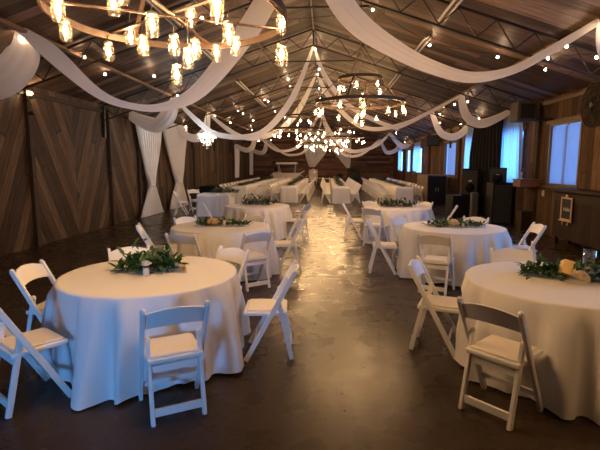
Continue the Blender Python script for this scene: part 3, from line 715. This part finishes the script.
panel('curtain','white fabric gathered on the back wall left of centre','x',YF-.12,[(4.3,-1.9,.1),(3.04,-1.9,.0),(2.5,-1.8,-.2),(2.0,-1.65,-.6),(1.5,-1.45,-1.0)],.09,7,SHEER,group='gathered fabric on the back wall')
panel('curtain','white triangle of fabric on the back wall right of centre','x',YF-.12,[(4.3,-.1,1.95),(3.04,.25,1.95),(2.4,.8,1.95),(1.9,1.2,1.92),(1.42,1.6,1.85)],.09,7,SHEER,group='gathered fabric on the back wall')

# ------------------------------------------------------------ chandeliers
JBODY=MB(); JBODY.open=True
JBODY.lathe([(.012,-.150),(.038,-.148),(.043,-.138),(.044,-.10),(.044,-.045),(.040,-.030),(.031,-.020),(.031,-.006)],n=14)
JLID=MB(); JLID.lathe([(.034,-.018),(.035,-.016),(.035,.002),(.030,.005),(.006,.006),(.006,.018)],n=14)
JBULB=MB(); JBULB.lathe([(.001,-.105),(.010,-.100),(.017,-.086),(.017,-.072),(.011,-.052),(.009,-.038)],n=10)
jb=jl=jbu=None
def jar(parent,p,ztop):
    global jb,jl,jbu
    cord=MB(); cord.tube([(0,0,.012),(0,0,max(ztop-p[2],.03))],.0035,4)
    if jb is None:
        jb=JBODY.build('mason_jar',JARG,parent); jl=JLID.build('lid',LIDM,jb); jbu=JBULB.build('bulb',BULB,jb); b=jb
    else:
        b=jb.copy(); C.objects.link(b); b.parent=parent
        for s in (jl,jbu): e=s.copy(); C.objects.link(e); e.parent=b
    b.location=p; b.rotation_euler=(0,0,random.uniform(0,6))
    cord.build('cord',WIRE,b)
def chandelier(loc,label,jars,r1=.87,r2=.42,h2=.45,phase=0):
    t=thing('mason_jar_chandelier',label,'chandelier',loc,phase,'jar chandeliers along the hall')
    def ring(r,z,n):
        m=MB(); 
        def P(i,j):
            a=2*PI*i/48; rr=r*(1-.018*math.cos(n*a)**2)
            dr,dz=[(-.009,-.028),(.009,-.028),(.009,.028),(-.009,.028),(-.009,-.028)][j]
            return ((rr+dr)*math.cos(a),(rr+dr)*math.sin(a),z+dz)
        m.grid(P,48,5,False,True); return m
    ring(r1,0,4).build('lower_hoop',W_RING,t); ring(r2,h2,4).build('upper_hoop',W_RING,t)
    for k in range(6):
        a=2*PI*k/6+.2; m=MB(); m.beam((r1*.985*math.cos(a),r1*.985*math.sin(a),.02),(r2*math.cos(a),r2*math.sin(a),h2),.035,.014); m.build('slat',W_RING,t)
    for k in range(3):
        a=PI*k/3+.45; c,s=math.cos(a)*r1*.98,math.sin(a)*r1*.98; m=MB(); m.beam((-c,-s,.012*k),(c,s,.012*k),.03,.012); m.build('spoke',W_RING,t)
    top=zr(loc[0])-loc[2]-.06
    for k in range(3):
        a=2*PI*k/3; m=MB(); m.tube([(r2*math.cos(a),r2*math.sin(a),h2),(0,0,min(h2+.55,top-.1))],.008,5); m.build('rope',ROPE,t)
    m=MB(); m.tube([(0,0,min(h2+.55,top-.1)),(0,0,top)],.01,5); m.build('rope',ROPE,t)
    for (x,y,z,zt) in jars: jar(t,(x,y,z),zt)
    return t
near=[(-0.80,-0.05,-0.03,0),(-0.58,-0.5,-.03,0),(-0.72,0.45,-0.06,0),(-0.52,0.45,.06,.25),(0.02,-0.45,-0.12,.02),(-0.29,0.15,-0.09,.0),(-0.06,0.25,-0.30,0),(-0.03,0.12,-0.10,0),(0.07,0.15,-0.20,0),(0.14,0.10,-.14,0),(0.10,0.15,0.12,.3),(0.15,0.75,-.01,.1),(0.38,-0.15,0.05,.40),(0.46,-0.15,-0.10,0),(0.43,0.25,-0.08,0),(0.80,0.25,0.08,.18),(0.84,-0.15,-0.25,0),(0.5,-.65,-.06,0),(0.0,-.85,-.05,0),(-.35,-.2,.1,.4)]
chandelier((-1.17,3.45,2.81),'nearest wooden hoop chandelier hung with glowing glass jars, top left',near)
def rj(seed,n1=12,n2=6,n3=4):
    r=random.Random(seed); J=[]
    for k in range(n1):
        a=2*PI*k/n1+r.uniform(-.12,.12); J.append((.85*math.cos(a),.85*math.sin(a),r.uniform(-.16,-.05),0))
    for k in range(n2):
        a=2*PI*k/n2+.3; J.append((.41*math.cos(a),.41*math.sin(a),.45+r.uniform(-.2,-.06),.45))
    for k in range(n3):
        a=2*PI*k/n3+.5; J.append((.09*math.cos(a),.09*math.sin(a),-.12-.07*k,0))
    return J
for i,(x,y,l) in enumerate(((.62,8.85,'second jar chandelier, right of the ridge over the right-hand round tables'),(-.95,15.3,'third jar chandelier, small and left of the ridge'),(.75,19.8,'fourth jar chandelier, small and right of the ridge'),(-.85,25.5,'fifth jar chandelier, far off and left of centre'),(.65,31,'sixth and farthest jar chandelier near the back wall'))):
    chandelier((x,y,2.88),l,rj(i+3),phase=i*.4)

chandelier((2.9,2.0,3.0),'added unseen jar chandelier to light the nearest right table, beyond the top right edge',rj(40,8,3,0),phase=.3)  # extra chandelier out of view, added to brighten the nearest right table
# crystal chandelier
t=thing('crystal_chandelier','small cool-white crystal chandelier hanging before the left wall','chandelier',(-3.76,14.0,2.55))
mb=MB()
for r_,z in ((.27,.12),(.2,.0),(.12,-.1)): mb.tube([(r_*math.cos(2*PI*k/20),r_*math.sin(2*PI*k/20),z) for k in range(20)],.008,5,True)
mb.tube([(0,0,-.1),(0,0,.3)],.012,6)
for k in range(6):
    a=PI*k/3; mb.tube([(0,0,.2),(.27*math.cos(a),.27*math.sin(a),.12)],.006,4); mb.tube([(0,0,-.02),(.2*math.cos(a),.2*math.sin(a),0)],.006,4)
mb.build('frame',GREYMET,t)
mb=MB(); mb.tube([(0,0,.3),(0,0,zr(-3.76)-2.6)],.008,5); mb.build('chain',STEEL,t)
cs=None
for r_,z,n,d in ((.27,.10,20,3),(.2,-.02,16,3),(.12,-.12,10,3),(.03,-.2,4,2)):
    for k in range(n):
        a=2*PI*k/n
        if cs is None:
            mb=MB(); mb.tube([(0,0,0),(0,0,-.12)],.003,4)
            for q in range(3): mb.ball((0,0,-.035-.042*q),.016,6,4,1.3)
            cs=mb.build('crystal_strand',CRYST,t); e=cs
        else: e=cs.copy(); C.objects.link(e); e.parent=t
        e.location=(r_*math.cos(a),r_*math.sin(a),z)
for k in range(6):
    a=PI*k/3+.3; mb=MB(); mb.ball((.17*math.cos(a),.17*math.sin(a),.05),.03,8,6,1.4); mb.build('bulb',BULBC,t)

# ------------------------------------------------------------ string bulbs
SB=MB(); SB.ball((0,0,-.072),.021,10,6,1.15)
SK=MB(); SK.lathe([(.008,0),(.014,-.005),(.014,-.045),(.011,-.05)],n=8)
sb=sk=None
def string(label,P,closed=False):
    """one hanging bulb string: sockets and bulbs along a drooping cord"""
    global sb,sk
    t=thing('hanging_bulb_string',label,'string lights',(0,0,0),0,'warm bulb strings under the roof')
    pts=[]
    for i in range(len(P)-1):
        a,b=Vector(P[i]),Vector(P[i+1]); L=(b-a).length
        for q in range(8):
            u=q/8; p=a.lerp(b,u); p.z-=4*u*(1-u)*min(.22,.03*L); p.z=min(p.z,zr(p.x)-.03); pts.append(p)
    pts.append(Vector(P[-1])); m=MB(); m.tube(pts,.006,4); m.build('cord',WIRE,t)
    for p in P:
        if sb is None:
            sk=SK.build('socket',WIRE,t); sb=SB.build('bulb',BULBS,sk); s=sk
        else:
            s=sk.copy(); C.objects.link(s); s.parent=t; e=sb.copy(); C.objects.link(e); e.parent=s
        s.location=p
string('bulb string along the left roof line above the nearest left swag',[(-4.69,6.91,3.69),(-4.49,8.31,3.75),(-4.72,9.53,3.68),(-4.13,10.76,3.87),(-4.4,13.2,3.8)])
string('bulb string crossing the roof between near chandelier and the right slope',[(-4.72,9.53,3.68),(-2.33,8.54,4.46),(0.31,10.03,4.88),(0.85,9.04,4.71),(2.15,9.99,4.28),(3.34,9.35,3.88),(4.2,9.2,3.6)])
string('bulb string along the right roof line at the upper right corner',[(3.91,6.7,3.72),(3.91,7.88,3.7),(3.96,8.61,3.68),(4.42,7.92,3.53),(5.1,7.6,3.3)])
string('bulb string along the left slope behind the second swag',[(-4.65,17.53,3.7),(-4.54,18.2,3.73),(-3.72,18.85,4.0),(-2.51,19.19,4.41),(-2.54,18.53,4.39),(-1.44,17.52,4.76),(-1.4,16.21,4.77),(-0.3,15.75,5.0)])
string('bulb string along the left slope beyond the third swag',[(-5.8,18.36,3.32),(-4.55,21.08,3.73),(-3.72,19.94,4.01),(-3.76,22.86,3.99),(-2.59,22.44,4.38),(-2.4,25.78,4.44),(-1.84,27.57,4.62),(-1.58,28.4,4.71),(-.5,26.5,5.0)])
string('bulb string on the far left slope near the back wall',[(-5.18,30.99,3.52),(-4.41,26.44,3.78),(-5.13,33.84,3.54),(-4.5,36,3.7),(-3.89,35.71,3.95)])
string('bulb string on the right slope above the black curtain',[(4.01,14.7,3.66),(4.13,13.77,3.62),(5.07,15.6,3.31),(5.2,16.5,3.25)])
string('bulb string on the right slope left of the black curtain',[(4.13,17.06,3.62),(3.86,17.82,3.71),(3.81,19.43,3.73),(4.6,18.9,3.47),(5.07,17.6,3.31)])
string('bulb string on the far right slope',[(2.18,20.33,4.27),(3.8,20.72,3.74),(4.1,27.4,3.63),(5.2,30.68,3.25)])
string('short bulb string down the ridge',[(-0.37,13.3,5.05),(-0.37,16.9,5.05),(-0.37,19.85,5.05),(-.37,23,5.05)])
t=thing('wall_lamp','bare bulb on a dark bracket high on the left barn-board wall','lamp',(XL+.1,8.9,3.02))
mb=MB(); mb.box((-.03,0,0),(.05,.08,.12)); mb.lathe([(.001,.03),(.04,.03),(.03,.07),(.02,.075)],(.03,0,0),12); mb.build('bracket',STEEL,t)
mb=MB(); mb.ball((.03,0,.11),.032,10,6); mb.build('bulb',BULBS,t)
mb=MB(); mb.lathe([(.001,-.02),(.05,-.02),(.06,.02),(.02,.06),(.001,.06)],(XL+.12,8.9,2.72),14); tag(mb.build('wall_hook',STEEL),'dark round fitting below the bulb on the left barn-board wall','fitting')

# ------------------------------------------------------------ right side objects
# bar counter
t=thing('bar_counter','dark wooden bar counter under the nearest right window','bar',(0,0,0))
mb=MB(); mb.bb(4.98,5.36,7.9,10.05,.16,1.14); mb.build('body',W_BAR,t)
mb=MB(); mb.bb(4.90,5.37,7.85,10.12,1.14,1.20); mb.build('counter_top',DKBR,t,bevel=.008)
mb=MB(); mb.bb(4.955,4.98,7.9,10.05,.93,1.10); mb.build('fascia',DKBR,t)
for y in (8.0,9.95):
    for x in (5.02,5.3): mb=MB(); mb.bb(x-.035,x+.035,y-.035,y+.035,0,.16); mb.build('leg',DKBR,t)
mb=MB(); mb.bb(4.8,5.36,5.0,7.75,0,1.15); mb.bb(4.74,5.37,4.95,7.8,1.15,1.2); tag(mb.build('back_counter',DKBR),'darker wooden counter beside the bar at the right edge','counter')
# chalkboard sign
t=thing('chalkboard_sign','small chalkboard in ornate gold frame hung on the bar front, white script','sign',(4.94,9.45,.80),0)
w,h=.36,.42
mb=MB(); mb.bb(-.006,.0,-w/2,w/2,-h/2,h/2); mb.build('board',CHALK,t)
mb=MB()
mb.bb(-.02,.004,-w/2-.03,-w/2+.004,-h/2-.03,h/2+.03); mb.bb(-.02,.004,w/2-.004,w/2+.03,-h/2-.03,h/2+.03)
mb.bb(-.02,.004,-w/2,w/2,-h/2-.03,-h/2+.004); mb.bb(-.02,.004,-w/2,w/2,h/2-.004,h/2+.03)
mb.build('frame',GOLD,t,bevel=.004)
mb=MB()
for yy,zz,rr in ((0,h/2+.055,.028),(-.04,h/2+.04,.018),(.04,h/2+.04,.018)): mb.ball((-.01,yy,zz),rr,8,6)
mb.bb(-.03,.0,-w/2-.06,w/2+.06,-h/2-.05,-h/2-.03)
mb.build('ornament',GOLD,t)
for yy in (-.1,.1): mb=MB(); mb.tube([(-.012,yy,-h/2-.05),(-.02,yy,-h/2-.09),(-.012,yy,-h/2-.14)],[.014,.018,.006],6); mb.build('foot',GOLD,t)
cu=bpy.data.curves.new('chalk_lettering','FONT'); cu.body='Hello'; cu.size=.12; cu.shear=.35; cu.align_x='CENTER'; cu.align_y='CENTER'; cu.extrude=.001
tmp=bpy.data.objects.new('lettering_curve',cu); C.objects.link(tmp); bpy.context.view_layer.update(); me=bpy.data.meshes.new_from_object(tmp.evaluated_get(bpy.context.evaluated_depsgraph_get())); bpy.data.objects.remove(tmp); o=bpy.data.objects.new('lettering',me); C.objects.link(o); me.materials.clear(); me.materials.append(CHALKW); o.parent=t; o.location=(-.009,0,-.01); o.rotation_euler=(PI/2-.0,0,-PI/2)
o.rotation_euler=(R(90),R(0),R(-90))
# wall fan
t=thing('wall_fan','large dark round wall fan above the bar at the right edge','fan',(5.08,9.05,2.84))
Mx=Matrix.Rotation(-PI/2,3,'Y')
mb=MB()
for r_ in (.10,.15,.2,.25,.3,.34,.38): mb.tube([(-.05 if r_<.38 else 0,r_*math.cos(2*PI*k/32),r_*math.sin(2*PI*k/32)) for k in range(32)],.005,4,True)
mb.tube([(0,.43*math.cos(2*PI*k/40),.43*math.sin(2*PI*k/40)) for k in range(40)],.016,6,True)
mb.tube([(.09,.40*math.cos(2*PI*k/40),.40*math.sin(2*PI*k/40)) for k in range(40)],.006,4,True)
for k in range(80):
    a=2*PI*k/80; c,s=math.cos(a),math.sin(a)
    mb.tube([(-.06,.05*c,.05*s),(-.05,.2*c,.2*s),(0,.43*c,.43*s),(.08,.38*c,.38*s),(.11,.1*c,.1*s)],.0035,3)
mb.build('cage',STEEL,t)
mb=MB(); mb.lathe([(.001,-.06),(.06,-.06),(.07,-.04),(.07,.12),(.04,.16),(.001,.16)],n=16,ax=Matrix.Rotation(PI/2,3,'Y')); mb.build('motor',GREYB,t)
for k in range(4):
    a=PI*k/2; m=MB(); m.open=True
    def P(i,j):
        r_=.06+.30*i/6; b=a+(-.35+.7*j/4)*(1-.25*i/6); return ((j-2)*.014,r_*math.cos(b),r_*math.sin(b))
    m.grid(P,7,5); m.build('blade',DKBR,t)
mb=MB(); mb.tube([(.15,0,0),(.25,0,-.02),(.34,0,-.02)],.02,8); mb.box((.335,0,-.02),(.02,.14,.2)); mb.build('wall_bracket',GREYMET,t)
# AC unit
t=thing('air_conditioner','beige box air conditioner with dark grille high by the right truss end','air conditioner',(4.74,11.2,2.97))
mb=MB(); mb.bb(-.22,.22,-.05,.40,-.23,.23); mb.build('housing',BEIGE,t,bevel=.012); mb=MB(); mb.bb(.22,.65,.05,.10,-.2,-.15); mb.bb(.22,.65,.28,.33,-.2,-.15); mb.build('wall_bracket',STEEL,t)
mb=MB(); mb.bb(-.15,.18,-.062,-.05,-.17,.17); g=mb.build('grille',BLACKP,t)
mb=MB()
for q in range(7): mb.bb(-.15,.18,-.07,-.062,-.15+.045*q,-.135+.045*q)
mb.build('louvre',DKBR,g)
t=thing('hanging_speaker','dark box loudspeaker mounted high on the right wall, far off','speaker',(5.0,21.8,2.83))
mb=MB(); mb.bb(-.3,.25,-.2,.3,-.24,.24); mb.build('cabinet',BLACKP,t,bevel=.01); mb=MB(); mb.bb(-.27,.22,-.215,-.2,-.21,.21); mb.build('grille',GRILLE,t)
mb=MB(); mb.bb(.2,.4,0,.06,-.03,.03); mb.build('mount',STEEL,t)
# PA speakers
def pa(label,x,y,z,w,h,d,rz=0):
    t=thing('loudspeaker',label,'speaker',(x,y,z),rz,'black loudspeakers by the black curtain')
    mb=MB(); v=[(-w/2,-d/2),(w/2,-d/2),(w*.32,d/2),(-w*.32,d/2)]
    mb.add([(a,b,0) for a,b in v]+[(a,b,h) for a,b in v],[(3,2,1,0),(4,5,6,7)]+[(i,(i+1)%4,(i+1)%4+4,i+4) for i in range(4)]); mb.build('cabinet',BLACKP,t,bevel=.01)
    mb=MB(); mb.bb(-w/2+.03,w/2-.03,-d/2-.012,-d/2,h*.06,h*.94); g=mb.build('grille',GRILLE,t)
    mb=MB(); mb.bb(-.05,.05,-d/2-.018,-d/2-.012,h*.52,h*.58); mb.build('badge',GREYMET,g)
    mb=MB(); mb.lathe([(.001,0),(w*.28,0),(w*.30,-.01),(w*.30,.005)],(0,-d/2-.013,h*.3),20,ax=Matrix.Rotation(PI/2,3,'X')); mb.build('woofer',BLACKP,g)
    return t
pa('tall black loudspeaker standing on a low dark platform left of the black curtain',4.68,15.0,.70,.50,.88,.42,R(-12))
pa('black loudspeaker on top of the tall black bass cabinet',4.86,13.15,1.20,.48,.42,.36,R(-12))
mb=MB(); mb.bb(4.1,5.0,14.75,15.6,0,.70); tag(mb.build('platform',BLACKP,bevel=.01),'low black platform carrying the tall loudspeaker','platform')
t=thing('bass_cabinet','tall black bass cabinet on the floor right of the black curtain','speaker',(4.98,13.2,0))
mb=MB(); mb.bb(-.28,.28,-.28,.28,.0,1.20); mb.build('cabinet',BLACKP,t,bevel=.012); mb=MB(); mb.bb(-.24,.24,-.295,-.28,.06,1.14); mb.build('grille',GRILLE,t)
mb=MB(); mb.bb(4.40,4.58,13.75,13.95,0,.86); tag(mb.build('narrow_box',GREYB,bevel=.01),'narrow grey box standing left of the tall bass cabinet','box')
t=thing('wall_shelf','reddish wooden shelf box on the right wall beside the bar','shelf',(5.2,12.2,1.14))
mb=MB(); mb.bb(-.3,.19,-.55,-.1,0,.18); mb.build('box',simple('red_brown_wood',(.16,.06,.03),.5,noise=.3),t,bevel=.006); mb=MB(); mb.bb(-.33,.19,-.58,-.08,.18,.20); mb.build('shelf_top',W_LIGHT,t)
t=thing('tabletop_ornament','small silvery ornament standing on the wooden wall shelf','ornament',(5.05,11.95,1.34))
mb=MB(); mb.lathe([(.04,0),(.045,.01),(.012,.03),(.012,.08),(.035,.11),(.03,.15),(.01,.17),(.001,.2)],n=12); mb.build('body',simple('silver',(.6,.58,.55),.3,.8),t)
mb=MB()
for s in (-1,1): mb.tube([(0,0,.15),(s*.04,0,.19),(s*.05,0,.24),(s*.02,0,.27)],.008,5)
mb.build('arm',simple('silver_arm',(.6,.58,.55),.3,.8),t)
mb=MB(); mb.bb(5.05,5.35,11.8,12.1,0,.50); tag(mb.build('low_cupboard',DKBR,bevel=.01),'low dark cupboard under the wooden wall shelf','cupboard')
mb=MB(); mb.box((XR-.012,10.6,.98),(.02,.12,.16)); 
t=thing('tall_cabinet','tall two-tone brown and black cabinet behind the third right table','cabinet',(0,0,0))
mb=MB(); mb.bb(4.17,4.95,18.85,21,.02,1.27); mb.build('body',simple('brown_cabinet_side',(.13,.08,.045),.5,noise=.2),t,bevel=.01)
for x0,x1 in ((4.19,4.555),(4.565,4.93)):
    mb=MB(); mb.bb(x0,x1,18.82,18.85,.06,1.23); d=mb.build('door',BLACKP,t); mb=MB(); xx=x1-.05 if x0<4.3 else x0+.05; mb.tube([(xx,18.80,.6),(xx,18.80,.75)],.008,6); mb.build('handle',GREYMET,d)
t=thing('wall_switch','grey switch plate on the right wall beside the bar','switch',(XR-.012,11.45,1.0)); mb=MB(); mb.box((0,0,0),(.02,.10,.15)); mb.build('plate',GREYMET,t); mb=MB(); mb.box((-.015,0,.01),(.012,.02,.04)); mb.build('toggle',GREYMET,t)
# left: dark chest
t=thing('storage_chest','dark storage chest against the left wall behind the small table','chest',(-5.55,20.9,0))
mb=MB(); mb.bb(-.35,.35,-.5,.9,0,.62); mb.build('body',BLACKP,t,bevel=.015); mb=MB(); mb.bb(-.37,.37,-.52,.92,.62,.70); mb.build('lid',BLACKP,t,bevel=.015)

# ------------------------------------------------------------ carriage
t=thing('horse_carriage','white horse-drawn carriage with flat canopy in front of the back wall','carriage',(-3.1,34.9,0))
mb=MB(); mb.bb(-.80,.80,-.6,.6,1.80,1.88); mb.bb(-.83,.83,-.63,.63,1.72,1.81); mb.build('canopy',CREAMPAINT,t,bevel=.02)
for x in (-.62,.62):
    for y in (-.5,.5): mb=MB(); mb.tube([(x*.9,y,.9),(x*1.1,y,1.74)],.022,6); mb.build('post',CREAMPAINT,t)
def Pb(i,j):
    u=i/12; x=-1.1+2.5*u; z=.95-.35*math.sin(PI*u)+(.25*(u>.8)*(u-.8)*5); return (x,[-.48,.48][j],z)
mb=MB(); 
S=[(-1.1,1.0),(-1.0,.65),(-.5,.52),(.3,.52),(.7,.65),(1.0,.95),(1.35,1.2)]
n=len(S); mb.add([(x,-.5,z) for x,z in S]+[(x,.5,z) for x,z in S],[(i,i+1,i+1+n,i+n) for i in range(n-1)])
for yy in (-.5,.5): mb.add([(x,yy,z) for x,z in S]+[(x,yy,max(z,1.0)+.05) for x,z in S],[(i,i+1,i+1+n,i+n) for i in range(n-1)])
mb.build('body',CREAMPAINT,t)
mb=MB(); mb.bb(-.8,-.25,-.45,.45,.66,.95); mb.bb(-.95,-.8,-.45,.45,.9,1.45); mb.build('seat',BLACKP,t,bevel=.03)
def wheel(x,y,r_):
    mb=MB(); mb.tube([(x+r_*math.cos(2*PI*k/28),y,r_+.03+r_*math.sin(2*PI*k/28)) for k in range(28)],.028,6,True)
    for k in range(12): a=2*PI*k/12; mb.tube([(x,y,r_+.03),(x+r_*math.cos(a),y,r_+.03+r_*math.sin(a))],.014,4)
    mb.ball((x,y,r_+.03),.07,8,6); mb.build('wheel',CREAMPAINT,t)
for y in (-.6,.6): wheel(-.75,y,.55); wheel(.95,y,.42)
for y in (-.3,.3): mb=MB(); mb.tube([(1.2,y,.6),(1.45,y,.75),(1.6,y*.9,.85)],.025,6); mb.build('shaft',CREAMPAINT,t)
# white figure-like high-backed seats beside carriage
t=thing('high_backed_chair','white high-backed ornate chair right of the carriage at the back wall','chair',(-1.1,35.6,0),R(180))
mb=MB(); mb.bb(-.3,.3,-.28,.28,.38,.48); mb.build('seat',CREAMPAINT,t,bevel=.03)
mb=MB(); mb.lathe([(.001,-.05),(.3,-.05),(.33,0),(.3,.05),(.001,.05)],(0,-.26,1.05),20,ax=Matrix.Rotation(PI/2,3,'X')); mb.bb(-.28,.28,-.30,-.22,.45,1.0); mb.build('backrest',CREAMPAINT,t)
for x in (-.32,.32): mb=MB(); mb.tube([(x,-.2,1.35),(x,-.2,.7),(x,.22,.66),(x,.24,.4)],.03,6); mb.build('arm',CREAMPAINT,t)
for x in (-.25,.25):
    for y in (-.22,.22): mb=MB(); mb.tube([(x,y,0),(x,y,.4)],.022,6); mb.build('leg',CREAMPAINT,t)
t=thing('rope_barrier','white rail barrier crossing the aisle end','barrier',(0,0,0))
mb=MB(); mb.tube([(-1.15,33.8,.72),(.2,33.8,.66)],.03,6); mb.build('rail',CREAMPAINT,t)
for x in (-1.15,.2): mb=MB(); mb.tube([(x,33.8,.0),(x,33.8,.75)],.03,8); mb.build('post',CREAMPAINT,t)
for i,(x,y,s,l) in enumerate(((2.05,34.6,1.0,'dark leafy shrub in front of the back wall, right of the aisle'),(.95,35.4,.7,'smaller dark shrub left of the larger one at the back wall'))):
    t=thing('potted_shrub',l,'plant',(x,y,0),i*1.3,'dark shrubs by the back wall'); t.scale=(s,s,s)
    m=MB(); m.open=True; rn=random.Random(i); 
    for _ in range(420):
        d=Vector((rn.gauss(0,1),rn.gauss(0,1),rn.gauss(0,1))).normalized(); leaf(m,Vector((0,0,.95))+Vector((d.x*.5,d.y*.4,d.z*.5))*rn.uniform(.5,1),d,.22,.4)
    m.build('foliage',LEAFD,t); mb=MB(); mb.lathe([(.2,0),(.28,.42),(.24,.42),(.22,.38),(.001,.38)],n=16); mb.build('pot',BLACKP,t); mb=MB(); mb.tube([(0,0,.35),(0,0,1.0)],.03,6); mb.build('trunk',STEM,t)

# ------------------------------------------------------------ world, camera
w=bpy.data.worlds.new('world'); scene.world=w; w.use_nodes=True
w.node_tree.nodes['Background'].inputs[0].default_value=(.35,.5,.9,1); w.node_tree.nodes['Background'].inputs[1].default_value=.3
cam=bpy.data.cameras.new('camera'); co=bpy.data.objects.new('camera',cam); C.objects.link(co)
cam.sensor_fit='HORIZONTAL'; cam.sensor_width=36; cam.lens=445/600*36; cam.clip_start=.05; cam.clip_end=200
Rv=(0.99819761,-0.00808466,-0.05946565); av=(0.06001271,0.13447292,0.98909833); Uv=(0.0,0.99088429,-0.13471573)
co.matrix_world=Matrix(((Rv[0],Rv[1],-Rv[2],0),(av[0],av[1],-av[2],0),(Uv[0],Uv[1],-Uv[2],1.71),(0,0,0,1)))
scene.camera=co
vs=scene.view_settings; vs.view_transform='Standard'; vs.look='None'; vs.gamma=1; vs.use_curve_mapping=False; vs.exposure=0
cy=scene.cycles; cy.use_denoising=True; cy.max_bounces=7; cy.diffuse_bounces=4; cy.glossy_bounces=3; cy.transparent_max_bounces=16; cy.transmission_bounces=6; cy.sample_clamp_indirect=4; cy.caustics_reflective=False; cy.caustics_refractive=False; cy.use_light_tree=True
